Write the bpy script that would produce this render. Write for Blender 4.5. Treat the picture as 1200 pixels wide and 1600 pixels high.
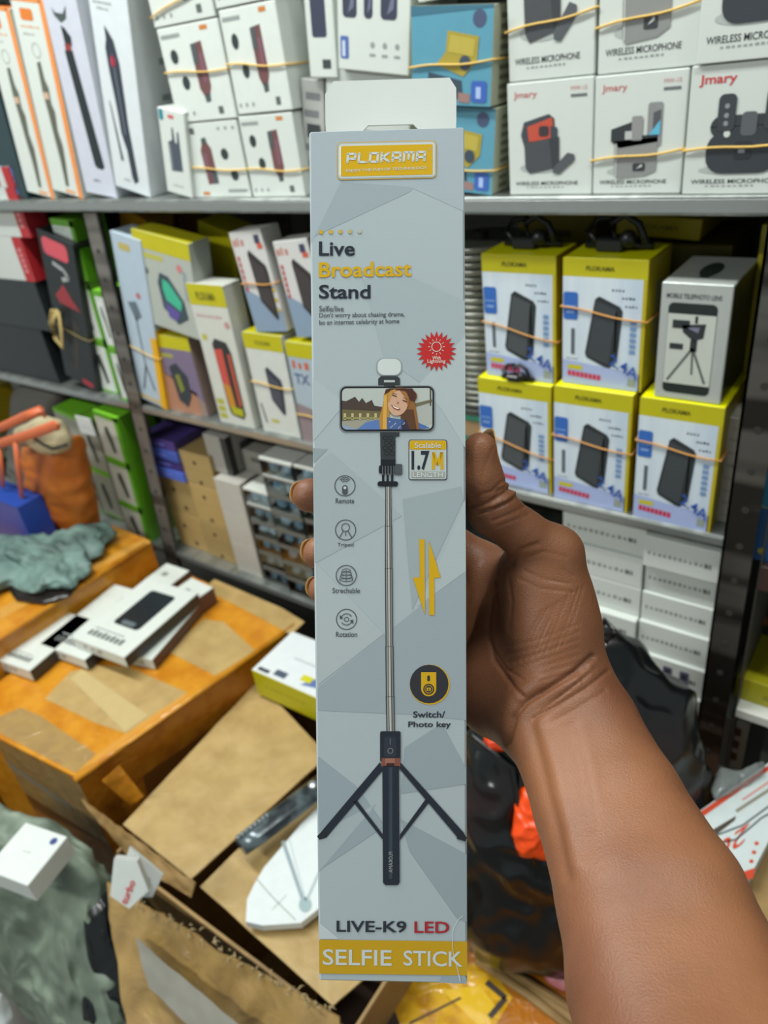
import bpy, bmesh, math, random
import numpy as np
from mathutils import Vector, Matrix, noise
random.seed(7)
for o in list(bpy.data.objects): bpy.data.objects.remove(o)
SC = bpy.context.scene; COL = SC.collection
# ------------------------------------------------------------------ camera
FPX = 1175.0; CAMH = 1.55; CAM = np.array([0, 0, CAMH])
def nz(v): v = np.array(v, float); return v/np.linalg.norm(v)
_D = nz([269, 1900, FPX]); _S = nz([-1760, -478, FPX]); _S = nz(_S-_S.dot(_D)*_D)
WX, WZ = -_S, -_D; WY = np.cross(WZ, WX)
R3 = np.array([WX, WY, WZ])                       # camera axes (x right, y down, z forward) -> world
def ray(u, v): return R3 @ np.array([(u-600)/FPX, (v-800)/FPX, 1.0])
def onY(u, v, y): r = ray(u, v); return CAM + r*(y/r[1])
def onZ(u, v, z): r = ray(u, v); return CAM + r*((z-CAMH)/r[2])      # z = height above the floor
def atD(u, v, d): return CAM + ray(u, v)*d
def Vv(a): return Vector([float(x) for x in a])
cd = bpy.data.cameras.new('camera'); cam = bpy.data.objects.new('camera', cd); COL.objects.link(cam)
cd.sensor_fit = 'VERTICAL'; cd.sensor_height = 36.0; cd.sensor_width = 27.0; cd.lens = 36.0*FPX/1600
cx, cy, cz = R3[:, 0], -R3[:, 1], -R3[:, 2]
cam.matrix_world = Matrix([[cx[0], cy[0], cz[0], 0], [cx[1], cy[1], cz[1], 0], [cx[2], cy[2], cz[2], CAMH], [0, 0, 0, 1]])
cd.clip_start = 0.02; cd.clip_end = 30
cd.dof.use_dof = True; cd.dof.focus_distance = 0.352; cd.dof.aperture_fstop = 10.5
SC.camera = cam
# ------------------------------------------------------------------ world, lamps, exposure
w = bpy.data.worlds.new('world'); SC.world = w; w.use_nodes = True
w.node_tree.nodes['Background'].inputs[0].default_value = (0.85, 0.93, 0.93, 1)
w.node_tree.nodes['Background'].inputs[1].default_value = 0.42
SC.view_settings.view_transform = 'Standard'; SC.view_settings.look = 'None'
SC.view_settings.gamma = 1.0; SC.view_settings.use_curve_mapping = False
SC.view_settings.exposure = 0.0
LAMPS = [(-1.25, 0.30, 1.3, 36), (0.20, 0.42, 1.0, 15), (-1.3, -1.3, 1.3, 44)]  # last lamp is an unseen fill, added to brighten the shelf insides
for i, (lx, ly, ll, pw) in enumerate(LAMPS):
    ld = bpy.data.lights.new('ceiling_tube_light', 'AREA'); ld.shape = 'RECTANGLE'; ld.size = ll; ld.size_y = 0.09
    ld.energy = pw; ld.color = (0.96, 1.0, 0.975)
    lo = bpy.data.objects.new('ceiling_tube_light', ld); COL.objects.link(lo); lo.location = (lx, ly, 2.66)
# ------------------------------------------------------------------ materials
MATS = {}
def lin(c): return c/12.92 if c <= 0.04045 else ((c+0.055)/1.055)**2.4
def rgb(h): h = h.lstrip('#'); return tuple(lin(int(h[i:i+2], 16)/255) for i in (0, 2, 4)) + (1,)
def M(h, rough=0.42, metal=0.0, trans=0.0, bump=0.0, bscale=60.0, vary=0.04, spec=0.5, coat=0.0, sss=0.0, alpha=1.0):
    key = (h, rough, metal, trans, bump, bscale, vary, spec, coat, sss, alpha)
    if key in MATS: return MATS[key]
    m = bpy.data.materials.new('paint_'+h.lstrip('#')); m.use_nodes = True
    nt = m.node_tree; b = nt.nodes['Principled BSDF']
    tc = nt.nodes.new('ShaderNodeTexCoord'); n = nt.nodes.new('ShaderNodeTexNoise')
    n.inputs['Scale'].default_value = bscale; n.inputs['Detail'].default_value = 3
    nt.links.new(tc.outputs['Object'], n.inputs['Vector'])
    mx = nt.nodes.new('ShaderNodeMix'); mx.data_type = 'RGBA'
    c = rgb(h); mx.inputs[6].default_value = tuple(x*(1-vary*2) for x in c[:3])+(1,); mx.inputs[7].default_value = tuple(min(1, x*(1+vary)) for x in c[:3])+(1,)
    nt.links.new(n.outputs['Fac'], mx.inputs[0]); nt.links.new(mx.outputs[2], b.inputs['Base Color'])
    b.inputs['Roughness'].default_value = rough; b.inputs['Metallic'].default_value = metal
    b.inputs['Transmission Weight'].default_value = trans; b.inputs['Specular IOR Level'].default_value = spec
    b.inputs['Coat Weight'].default_value = coat; b.inputs['Alpha'].default_value = alpha
    if sss: b.inputs['Subsurface Weight'].default_value = sss; b.inputs['Subsurface Radius'].default_value = (0.006, 0.002, 0.001); b.inputs['Subsurface Scale'].default_value = 0.5
    if bump:
        bp = nt.nodes.new('ShaderNodeBump'); bp.inputs['Strength'].default_value = bump; bp.inputs['Distance'].default_value = 0.002
        nt.links.new(n.outputs['Fac'], bp.inputs['Height']); nt.links.new(bp.outputs['Normal'], b.inputs['Normal'])
    MATS[key] = m; return m
def stripes(h1, h2, scale, rough=0.3, metal=0.0, axis='X', thr=(0.45, 0.55), nsc=3.0, wr=0.0):
    """two-tone material, tape strips or brushed streaks that belong to the surface"""
    m = bpy.data.materials.new('streaks'); m.use_nodes = True; nt = m.node_tree; b = nt.nodes['Principled BSDF']
    tc = nt.nodes.new('ShaderNodeTexCoord'); mp = nt.nodes.new('ShaderNodeMapping'); n = nt.nodes.new('ShaderNodeTexNoise')
    s = {'X': (scale, 0.4, 0.4), 'Y': (0.4, scale, 0.4), 'Z': (0.4, 0.4, scale), 'A': (scale, scale, scale)}[axis]
    mp.inputs['Scale'].default_value = s; n.inputs['Scale'].default_value = nsc
    nt.links.new(tc.outputs['Object'], mp.inputs[0]); nt.links.new(mp.outputs[0], n.inputs['Vector'])
    r = nt.nodes.new('ShaderNodeValToRGB'); r.color_ramp.elements[0].position = thr[0]; r.color_ramp.elements[1].position = thr[1]
    r.color_ramp.elements[0].color = rgb(h1); r.color_ramp.elements[1].color = rgb(h2)
    nt.links.new(n.outputs['Fac'], r.inputs[0]); nt.links.new(r.outputs[0], b.inputs['Base Color'])
    b.inputs['Roughness'].default_value = rough; b.inputs['Metallic'].default_value = metal
    bp = nt.nodes.new('ShaderNodeBump'); bp.inputs['Strength'].default_value = 0.25; bp.inputs['Distance'].default_value = 0.002
    if wr:                                              # fine wrinkles of film and card
        n3 = nt.nodes.new('ShaderNodeTexNoise'); n3.inputs['Scale'].default_value = 26; n3.inputs['Detail'].default_value = 5; n3.inputs['Distortion'].default_value = 1.4
        nt.links.new(tc.outputs['Object'], n3.inputs['Vector']); bp.inputs['Strength'].default_value = wr; bp.inputs['Distance'].default_value = 0.006
        nt.links.new(n3.outputs['Fac'], bp.inputs['Height'])
    else: nt.links.new(n.outputs['Fac'], bp.inputs['Height'])
    nt.links.new(bp.outputs['Normal'], b.inputs['Normal'])
    return m
# ------------------------------------------------------------------ mesh builder
class MB:
    def __init__(s): s.v = []; s.f = []; s.m = []; s.sm = []; s.mats = []
    def mi(s, mat):
        if isinstance(mat, str): mat = M(mat)
        if mat not in s.mats: s.mats.append(mat)
        return s.mats.index(mat)
    def face(s, pts, mat, smooth=False):
        k = len(s.v); s.v += [tuple(float(c) for c in p) for p in pts]; s.f.append(tuple(range(k, k+len(pts)))); s.m.append(s.mi(mat)); s.sm.append(smooth)
    def grid(s, V, F, mat, smooth=True):
        k = len(s.v); s.v += [tuple(float(c) for c in p) for p in V]; i = s.mi(mat)
        for f in F: s.f.append(tuple(k+j for j in f)); s.m.append(i); s.sm.append(smooth)
    def cbox(s, lo, hi, mat, b=0.0008, mats=None):
        """box with softly cut edges; mats: dict axis-face key (+x,-x,..) -> material"""
        lo = np.array(lo, float); hi = np.array(hi, float); b = min(b, 0.3*min(hi-lo)); mats = mats or {}
        idx = {}; V = []
        for sx in (0, 1):
            for sy in (0, 1):
                for sz in (0, 1):
                    for a in range(3):
                        p = np.array([hi[0] if sx else lo[0], hi[1] if sy else lo[1], hi[2] if sz else lo[2]])
                        for c in range(3):
                            if c != a: p[c] += b*(-1 if (sx, sy, sz)[c] else 1)
                        idx[(sx, sy, sz, a)] = len(V); V.append(p)
        k = len(s.v); s.v += [tuple(float(c) for c in p) for p in V]; cen = (lo+hi)/2
        def add(ids, mt):
            P = [V[i] for i in ids]; n = np.cross(P[1]-P[0], P[2]-P[1]); c = sum(P)/len(P)
            if n.dot(c-cen) < 0: ids = ids[::-1]
            s.f.append(tuple(k+i for i in ids)); s.m.append(s.mi(mt)); s.sm.append(False)
        for a in range(3):
            o = [c for c in range(3) if c != a]
            for sg in (0, 1):
                ids = []
                for (p, q) in ((0, 0), (1, 0), (1, 1), (0, 1)):
                    t = [0, 0, 0]; t[a] = sg; t[o[0]] = p; t[o[1]] = q; ids.append(idx[(*t, a)])
                add(ids, mats.get(('-' if not sg else '+')+'xyz'[a], mat))
        for a in range(3):
            o = [c for c in range(3) if c != a]
            for p in (0, 1):
                for q in (0, 1):
                    t0 = [0, 0, 0]; t0[o[0]] = p; t0[o[1]] = q; t1 = list(t0); t1[a] = 1
                    add([idx[(*t0, o[0])], idx[(*t1, o[0])], idx[(*t1, o[1])], idx[(*t0, o[1])]], mat if not mats else mats.get(('-' if not (p if o[0] != 0 else p) else '+')+'xyz'[o[0]], mat))
        for sx in (0, 1):
            for sy in (0, 1):
                for sz in (0, 1): add([idx[(sx, sy, sz, 0)], idx[(sx, sy, sz, 1)], idx[(sx, sy, sz, 2)]], mat)
    def prism(s, top, z0, mat, dz=None, mats=None):
        """top: 4+ points (3D), dropped to z0"""
        n = len(top); T = [np.array(p, float) for p in top]; B = [np.array([p[0], p[1], (z0 if dz is None else p[2]-dz)]) for p in T]
        area = sum(T[i][0]*T[(i+1) % n][1]-T[(i+1) % n][0]*T[i][1] for i in range(n))
        if area < 0: T = T[::-1]; B = B[::-1]
        s.face(T, mat); s.face(B[::-1], mat)
        for i in range(n): j = (i+1) % n; s.face([B[i], B[j], T[j], T[i]], mat)
    def tube(s, pts, r, mat, n=8, closed=False, flat=1.0, up=(0, 0, 1)):
        P = [np.array(p, float) for p in pts]; m = len(P); rr = r if hasattr(r, '__len__') else [r]*m
        V = []; F = []
        for i in range(m):
            a = P[(i-1) % m] if (closed or i > 0) else P[0]; c = P[(i+1) % m] if (closed or i < m-1) else P[-1]
            t = nz(c-a); u = np.array(up, float); u = u-u.dot(t)*t
            if np.linalg.norm(u) < 1e-3: u = np.array([1.0, 0, 0]); u = u-u.dot(t)*t
            u = nz(u); w_ = np.cross(t, u)
            for k in range(n):
                an = 2*math.pi*k/n; V.append(P[i]+(u*math.cos(an)+w_*math.sin(an)*flat)*rr[i])
        L = m if closed else m-1
        for i in range(L):
            for k in range(n):
                F.append((i*n+k, ((i+1) % m)*n+k, ((i+1) % m)*n+(k+1) % n, i*n+(k+1) % n))
        s.grid(V, F, mat)
        if not closed:
            k0 = len(s.v)-len(V); i = s.mi(mat)
            s.f.append(tuple(k0+k for k in range(n))); s.m.append(i); s.sm.append(False)
            s.f.append(tuple(k0+(m-1)*n+k for k in range(n))[::-1]); s.m.append(i); s.sm.append(False)
    def ball(s, c, r, mat, n=14, sc=(1, 1, 1)):
        V = []; F = []; m = n//2+1
        for i in range(m+1):
            ph = math.pi*i/m
            for k in range(n):
                th = 2*math.pi*k/n; V.append(np.array(c)+r*np.array([sc[0]*math.sin(ph)*math.cos(th), sc[1]*math.sin(ph)*math.sin(th), sc[2]*math.cos(ph)]))
        for i in range(m):
            for k in range(n): F.append((i*n+k, (i+1)*n+k, (i+1)*n+(k+1) % n, i*n+(k+1) % n))
        s.grid(V, F, mat)
    def build(s, name, parent=None, loc=None, mw=None, clean=False):
        me = bpy.data.meshes.new(name); me.from_pydata(s.v, [], s.f)
        for m in s.mats: me.materials.append(m)
        me.polygons.foreach_set('material_index', s.m); me.polygons.foreach_set('use_smooth', s.sm); me.update()
        if clean:
            bm = bmesh.new(); bm.from_mesh(me); bmesh.ops.remove_doubles(bm, verts=bm.verts, dist=1e-6); bm.to_mesh(me); bm.free()
        o = bpy.data.objects.new(name, me); COL.objects.link(o)
        if parent is not None: o.parent = parent
        if mw is not None: o.matrix_world = mw
        if loc is not None: o.location = loc
        return o
def tag(o, label, cat, group=None, kind=None):
    o['label'] = label; o['category'] = cat
    if group: o['group'] = group
    if kind: o['kind'] = kind
    return o
def struct(o, label=None):
    o['kind'] = 'structure'
    if label: o['label'] = label
    return o
def empty(name, loc=(0, 0, 0)):
    o = bpy.data.objects.new(name, None); COL.objects.link(o); o.location = loc; o.empty_display_size = 0.02; return o
def recenter(o, p=None):
    """put the origin at the base of the mesh (or p)"""
    me = o.data; co = np.array([v.co[:] for v in me.vertices])
    if p is None: p = [(co[:, 0].min()+co[:, 0].max())/2, (co[:, 1].min()+co[:, 1].max())/2, co[:, 2].min()]
    me.transform(Matrix.Translation(-Vv(p))); o.location = Vv(p); return o
# ------------------------------------------------------------------ lettering and print
TXT = {}
def textmesh(st, bold):
    k = (st, bold)
    if k in TXT: return TXT[k]
    cu = bpy.data.curves.new('t', 'FONT'); cu.body = st; cu.resolution_u = 3
    if bold: cu.offset = bold
    o = bpy.data.objects.new('t', cu); COL.objects.link(o); dg = bpy.context.evaluated_depsgraph_get(); dg.update()
    me = bpy.data.meshes.new_from_object(o.evaluated_get(dg))
    V = np.array([v.co[:2] for v in me.vertices]) if len(me.vertices) else np.zeros((1, 2)); F = [tuple(p.vertices) for p in me.polygons]
    mn = V.min(0); mxx = V.max(0); V = (V-mn)/np.maximum(mxx-mn, 1e-6)
    bpy.data.objects.remove(o); bpy.data.curves.remove(cu); bpy.data.meshes.remove(me)
    TXT[k] = (V, F); return TXT[k]
class Face:
    """print laid on a face; unit coordinates 0..1 (or any own mapping)"""
    def __init__(s, mb, O=None, U=None, V=None, fmap=None, N=None, eps=0.00025, asp=None):
        s.mb = mb; s.eps = eps
        if fmap is None:
            O, U, V = (np.array(a, float) for a in (O, U, V)); s.mp = lambda x, y: O+U*x+V*y; s.N = nz(np.cross(U, V)); s.asp = np.linalg.norm(U)/np.linalg.norm(V); s.flip = False
        else: s.mp = fmap; s.N = np.array(N); s.asp = 1.0; s.flip = True
    def P(s, x, y, l): return s.mp(x, y)+s.N*s.eps*l
    def poly(s, pts, col, l=1):
        P = [s.P(x, y, l) for x, y in pts]; n = np.zeros(3)
        for i in range(1, len(P)-1): n += np.cross(P[i]-P[0], P[i+1]-P[0])
        if n.dot(s.N) < 0: P = P[::-1]
        s.mb.face(P, col)
    def rect(s, x0, y0, x1, y1, col, l=1): s.poly([(x0, y0), (x1, y0), (x1, y1), (x0, y1)], col, l)
    def arc(s, cx, cy, rx, ry, a0, a1, n): return [(cx+rx*math.cos(math.radians(a0+(a1-a0)*i/n)), cy+ry*math.sin(math.radians(a0+(a1-a0)*i/n))) for i in range(n+1)]
    def disc(s, cx, cy, r, col, l=1, ry=None, n=24): s.poly(s.arc(cx, cy, r, (ry if ry is not None else r*s.asp), 0, 360, n)[:-1], col, l)
    def rrect(s, x0, y0, x1, y1, r, col, l=1, sk=0.0):
        ry = r*s.asp; P = s.arc(x1-r, y1-ry, r, ry, 0, 90, 5)+s.arc(x0+r, y1-ry, r, ry, 90, 180, 5)+s.arc(x0+r, y0+ry, r, ry, 180, 270, 5)+s.arc(x1-r, y0+ry, r, ry, 270, 360, 5)
        s.poly([(x, y+sk*(x-x0)) for x, y in P], col, l)
    def line(s, pts, w_, col, l=2):
        for (x0, y0), (x1, y1) in zip(pts[:-1], pts[1:]):
            dx, dy = x1-x0, (y1-y0)/s.asp; L = math.hypot(dx, dy) or 1e-9; px, py = -dy/L*w_/2, dx/L*w_/2*s.asp
            s.poly([(x0+px, y0+py), (x1+px, y1+py), (x1-px, y1-py), (x0-px, y0-py)], col, l)
    def ring(s, cx, cy, r, w_, col, l=2, a0=0, a1=360, n=28): s.line(s.arc(cx, cy, r, r*s.asp, a0, a1, n), w_, col, l)
    def text(s, st, bl, br, tl, col, l=2, bold=0.0):
        V, F = textmesh(st, bold); bl, br, tl = (np.array(p, float) for p in (bl, br, tl))
        P = [bl+(br-bl)*a+(tl-bl)*b for a, b in V]; P3 = [s.P(x, y, l) for x, y in P]
        G = []
        for f in F:
            n = np.cross(P3[f[1]]-P3[f[0]], P3[f[2]]-P3[f[0]]); G.append(f if n.dot(s.N) >= 0 else f[::-1])
        s.mb.grid(P3, G, col, False)
    def tx(s, st, x0, y0, x1, y1, col, l=2, bold=0.0): s.text(st, (x0, y0), (x1, y0), (x0, y1), col, l, bold)
DK = '#23282b'
# ------------------------------------------------------------------ cartons
def carton(name, label, cat, w_, d, h, mw, col, front=None, right=None, left=None, top=None, group=None, seam=True, b=0.0009, mats=None):
    """local: x centred, y from front (0) to back, z from base"""
    mb = MB(); mb.cbox((-w_/2, 0, 0), (w_/2, d, h), col, b, mats)
    F1 = Face(mb, (-w_/2, 0, 0), (w_, 0, 0), (0, 0, h)); F2 = Face(mb, (w_/2, 0, 0), (0, d, 0), (0, 0, h)); F3 = Face(mb, (-w_/2, 0, h), (w_, 0, 0), (0, d, 0)); F4 = Face(mb, (-w_/2, d, 0), (0, -d, 0), (0, 0, h))
    if front: front(F1)
    if right: right(F2)
    if top: top(F3)
    if left: left(F4)
    if seam:                                    # tuck-in lid: a fine joint below the lid on the sides
        g = M('#8d918c', 0.6)
        F2.rect(0.02, 0.985, 0.98, 0.9875, g); F4.rect(0.02, 0.985, 0.98, 0.9875, g)
    o = mb.build(name, mw=mw); tag(o, label, cat, group); return o
def C(name, label, cat, bl, br, tl, Y, d, col, z=None, h=None, lean=True, **k):
    """carton standing with its front on the plane y=Y; bl, br, tl are the photo's corners of that front"""
    a, b_, t = onY(*bl, Y), onY(*br, Y), onY(*tl, Y)
    up = t-a; ang = math.atan2(up[0], up[2]) if lean is True else (lean or 0)
    if lean is True and abs(ang) < math.radians(4): ang = 0
    X = np.array([math.cos(ang), 0, -math.sin(ang)]); Zx = np.array([math.sin(ang), 0, math.cos(ang)])
    wd = abs((b_-a).dot(X)); ht = h or abs(up.dot(Zx))
    if z is not None:
        if h is None: ht += (a[2]-z)/Zx[2]
        a = np.array([a[0], a[1], z])
        if ang < 0: pass
        else: a = a + np.array([0, 0, wd*math.sin(ang)]) if ang > 0 else a
    o = a + X*wd/2
    mw = Matrix([[X[0], 0, Zx[0], o[0]], [0, 1, 0, Y], [X[2], 0, Zx[2], o[2]], [0, 0, 0, 1]])
    return carton(name, label, cat, wd, d, ht, mw, col, **k)
def slab(name, label, cat, A, B, Cc, z, th, col, **k):
    """carton lying with its top at height z: A,B front corners, C back-left corner (photo points)"""
    a, b_, c = onZ(*A, z), onZ(*B, z), onZ(*Cc, z); X = nz(b_-a); Yd = np.array([-X[1], X[0], 0]); wd = np.linalg.norm(b_-a); dp = abs((c-a).dot(Yd))
    o = a+X*wd/2; mw = Matrix([[X[0], Yd[0], 0, o[0]], [X[1], Yd[1], 0, o[1]], [0, 0, 1, z-th], [0, 0, 0, 1]])
    return carton(name, label, cat, wd, dp, th, mw, col, **k)
def band(label, o, h0, h1, col='#d9b25a', span=None, w_=0.0011, group=None, dx=(0, 0)):
    """rubber band stretched round a carton (span: width in local x of several cartons held together)"""
    co = np.array([v.co[:] for v in o.data.vertices]); x0, x1 = co[:, 0].min()-dx[0], co[:, 0].max()+dx[1]; y0, y1 = 0.0, co[:, 1].max(); H = co[:, 2].max(); g = 0.0016
    z0, z1 = h0*H, h1*H; P = []
    for i in range(9): t = i/8; P.append((x0-g+(x1-x0+2*g)*t, y0-g-0.0004, z0+(z1-z0)*t+0.0012*math.sin(t*7)))
    P += [(x1+g, y0+(y1-y0)*0.5, z1), (x1+g, y1+g, z1)]
    P += [(x0-g, y1+g, z0), (x0-g, y0+(y1-y0)*0.5, z0)]
    mb = MB(); mb.tube(P, w_, M(col, 0.5), n=6, closed=True); r = mb.build('rubber_band', mw=o.matrix_world.copy()); tag(r, label, 'rubber band', group); return r
# soft and crumpled things
def resample(P, n):
    P = [np.array(p, float) for p in P]; P.append(P[0]); L = [0]
    for a, b_ in zip(P[:-1], P[1:]): L.append(L[-1]+np.linalg.norm(b_-a))
    out = []
    for i in range(n):
        t = L[-1]*i/n; k = max(j for j in range(len(L)) if L[j] <= t+1e-12); k = min(k, len(P)-2); out.append(P[k]+(P[k+1]-P[k])*((t-L[k])/max(L[k+1]-L[k], 1e-9)))
    for _ in range(2): out = [(out[i-1]+2*out[i]+out[(i+1) % n])/4 for i in range(n)]
    return out
def fold(p, f, seed, sharp=1.0):
    q = Vector((p[0]*f[0]+seed*7.3, p[1]*f[1]+seed*3.1, p[2]*f[2])); a = noise.noise(q); b_ = noise.noise(q*2.3+Vector((3, 1, 8)))
    return (1-2*abs(a))*0.65+(1-2*abs(b_))*0.35-0.6
def blob(name, outline, mat, thick, amp=0.006, f=(14, 14, 14), seed=1, N=110, Mr=44, pw=0.62, back=None, parent=None, depth_dir=None, floorz=None):
    """crumpled closed body whose outline is given as 3D points in a plane"""
    O = resample(outline, N); c = sum(O)/N; n = np.zeros(3)
    for i in range(N): n += np.cross(O[i]-c, O[(i+1) % N]-c)
    n = nz(n) if depth_dir is None else np.array(depth_dir, float)
    V = []; F = []; back = thick if back is None else back
    for j in range(Mr+1):
        ph = math.pi*j/Mr; s_, cph = math.sin(ph)**pw, math.cos(ph)
        for i in range(N):
            p = c+(O[i]-c)*s_+n*((thick if cph > 0 else back)*cph); V.append(p)
    V = np.array(V); nr = V-c; nr /= np.maximum(np.linalg.norm(nr, axis=1, keepdims=True), 1e-9)
    V = np.array([p+q*amp*fold(p, f, seed) for p, q in zip(V, nr)])
    V[:N] = V[:N].mean(0); V[-N:] = V[-N:].mean(0)
    if floorz is not None: V[:, 2] = np.maximum(V[:, 2], floorz)
    for j in range(Mr):
        for i in range(N): F.append((j*N+i, j*N+(i+1) % N, (j+1)*N+(i+1) % N, (j+1)*N+i))
    mb = MB(); mb.grid(V, F, mat); 
    a = V[F[len(F)//4][0]]; 
    o = mb.build(name, parent=parent, clean=True)
    bm = bmesh.new(); bm.from_mesh(o.data); bmesh.ops.recalc_face_normals(bm, faces=bm.faces); bm.to_mesh(o.data); bm.free()
    if parent is None: recenter(o)
    return o
def sheet(name, corners, mat, n=(40, 30), amp=0.004, f=(20, 20, 20), seed=1, thick=0.0015, bend=None, parent=None):
    """crumpled sheet with real thickness over 4 corners (a,b,c,d in order)"""
    a, b_, c, d = (np.array(p, float) for p in corners); nn = nz(np.cross(b_-a, d-a)); V = []; F = []; nx, ny = n
    for j in range(ny+1):
        for i in range(nx+1):
            s_, t = i/nx, j/ny; p = (a*(1-s_)+b_*s_)*(1-t)+(d*(1-s_)+c*s_)*t
            h = amp*fold(p, f, seed)+(bend(s_, t) if bend else 0); V.append(p+nn*h)
    for j in range(ny):
        for i in range(nx): k = j*(nx+1)+i; F.append((k, k+1, k+nx+2, k+nx+1))
    mb = MB(); mb.grid(V, F, mat); W = [p-nn*thick for p in V]; mb.grid(W, [q[::-1] for q in F], mat)
    K = (nx+1)*(ny+1); rim = [i for i in range(nx+1)]+[j*(nx+1)+nx for j in range(1, ny+1)]+[ny*(nx+1)+i for i in range(nx-1, -1, -1)]+[j*(nx+1) for j in range(ny-1, 0, -1)]
    for i in range(len(rim)): p, q = rim[i], rim[(i+1) % len(rim)]; mb.face([W[p], W[q], V[q], V[p]], mat)
    o = mb.build(name, parent=parent)
    if parent is None: recenter(o)
    return o
# ================================================================== the room
mb = MB(); mb.cbox((-3.6, -2.6, -0.06), (2.2, 1.5, 0), M('#6d6a64', 0.6, bump=0.3)); struct(mb.build('floor'))
mb = MB(); mb.cbox((-3.6, -2.6, 2.74), (2.2, 1.5, 2.8), M('#c9cdc8', 0.8)); struct(mb.build('ceiling'))
mb = MB(); mb.cbox((-3.6, 1.32, 0), (2.2, 1.4, 2.74), M('#6b6a62', 0.8, bump=0.2)); struct(mb.build('wall_back'))
for i, (lx, ly, ll, pw) in enumerate(LAMPS):
    mb = MB(); mb.cbox((-ll/2-0.03, -0.06, 0.0), (ll/2+0.03, 0.06, 0.05), M('#d8dad6', 0.5)); mb.cbox((-ll/2-0.04, -0.05, -0.012), (-ll/2, 0.05, 0), M('#c0c3c0', 0.4)); mb.cbox((ll/2, -0.05, -0.012), (ll/2+0.04, 0.05, 0), M('#c0c3c0', 0.4))
    o = mb.build('ceiling_lamp', loc=(lx, ly, 2.69)); tag(o, ['long white ceiling lamp in front of the left shelves', 'long white ceiling lamp in front of the right shelves', 'long white ceiling lamp added as unseen fill behind the photographer'][i], 'lamp')
Z1, Z2, Z3 = CAMH-0.1575, CAMH-0.5365, CAMH-0.900
metal = stripes('#8f9491', '#a9ada9', 9, 0.32, 0.75, 'X'); postm = stripes('#5a5650', '#8b8780', 5, 0.38, 0.6, 'Z'); darkmetal = stripes('#3a3835', '#77746f', 6, 0.28, 0.8, 'Z')
rack = empty('shelving_rack', (-0.7, 1.0, 0)); tag(rack, 'grey metal shelving rack holding the boxed goods along the wall', 'shelf')
def rel(o): o.location = o.location - rack.location; return o
def board(x0, x1, zt, th, y0=0.80):
    mb = MB(); mb.cbox((x0, y0, zt-th), (x1, 1.29, zt), metal, 0.001); mb.cbox((x0, y0-0.0012, zt-th+0.003), (x1, y0+0.0003, zt-0.003), M('#a9adaa', 0.25, 0.7), 0.0003)
    return rel(mb.build('shelf_board', parent=rack))
board(-2.4, 0.55, Z1, 0.0185); board(-2.4, -0.125, Z2, 0.0155); board(-2.4, -0.14, Z3, 0.018)
board(-2.4, 0.55, CAMH+0.22, 0.018)
mb = MB(); mb.cbox((-0.105, 0.80, CAMH-0.60), (0.55, 1.29, CAMH-0.565), M('#3d2a26', 0.4), 0.001); rel(mb.build('shelf_board', parent=rack))['label'] = 'dark red-brown board right of the post'
mb = MB(); mb.cbox((-0.105, 0.80, CAMH-0.815), (0.55, 1.29, CAMH-0.80), M('#d4d6cf', 0.4), 0.001); rel(mb.build('shelf_board', parent=rack))['label'] = 'thin white board right of the post'
def post(xt, xb, zt, zb, mat, wd=0.035, y0=0.795):
    mb = MB(); P = lambda x, z: (x, z)
    for (ya, yb, wx0, wx1) in ((y0, y0+0.003, 0, wd), (y0, y0+0.035, 0, 0.003)):
        V = [(x+wx, y, z) for z, x in ((zb, xb), (zt, xt)) for y in (ya, yb) for wx in (wx0, wx1)]
        mb.grid(V, [(0, 1, 5, 4), (2, 6, 7, 3), (0, 4, 6, 2), (1, 3, 7, 5), (4, 5, 7, 6), (0, 2, 3, 1)], mat, False)
    k = 0
    z = zb+0.06
    while z < zt-0.03:
        t = (z-zb)/(zt-zb); x = xb+(xt-xb)*t+wd*0.55; mb.tube([(x, y0-0.0006, z), (x, y0+0.0002, z)], 0.0042, M('#2b2a28', 0.7), n=10); z += 0.05
    return rel(mb.build('upright_post', parent=rack))
post(-0.148, -0.148, Z1-0.019, 0.0, darkmetal, 0.034, 0.793)
post(-1.222, -1.335, Z1-0.02, 0.45, postm, 0.038, 0.797); post(-1.20, -1.20, 2.3, 0.0, postm, 0.036, 1.24)
post(0.50, 0.50, 2.3, 0.0, postm); post(-2.35, -2.35, 2.3, 0.0, postm)
mb = MB(); mb.cbox((-0.106, 0.80, 0.0), (-0.104, 1.28, CAMH-0.16), M('#4a4844', 0.5, 0.5), 0.0003); rel(mb.build('side_panel', parent=rack))
# ================================================================== held carton
hc = [(483, 205), (726, 198), (730, 1538), (498, 1533)]
_K = [ray(*p) for p in hc]; _u, _s, _vt = np.linalg.svd(np.stack([_K[0], -_K[1], _K[2], -_K[3]], 1)); _d = _vt[-1]/_vt[-1][0]
_P = [_K[i]*_d[i] for i in range(4)]; _k = 0.070/np.linalg.norm((_P[1]-_P[0]+_P[2]-_P[3])/2); _P = [CAM+p*_k for p in _P]
HX = nz(_P[1]-_P[0]+_P[2]-_P[3]); HZ = _P[0]-_P[3]+_P[1]-_P[2]; HZ = nz(HZ-HZ.dot(HX)*HX); HN = np.cross(HX, HZ)      # HN looks at the camera
HC = sum(_P)/4; HW = 0.070; HH = (np.linalg.norm(_P[0]-_P[3])+np.linalg.norm(_P[1]-_P[2]))/2; HD = 0.064
HO = HC-HZ*HH/2-HX*HW/2                                       # lower left front corner
hmw = Matrix([[HX[0], -HN[0], HZ[0], (HO+HX*HW/2)[0]], [HX[1], -HN[1], HZ[1], (HO+HX*HW/2)[1]], [HX[2], -HN[2], HZ[2], (HO+HX*HW/2)[2]], [0, 0, 0, 1]])
hinv = np.array(hmw.inverted())
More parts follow.
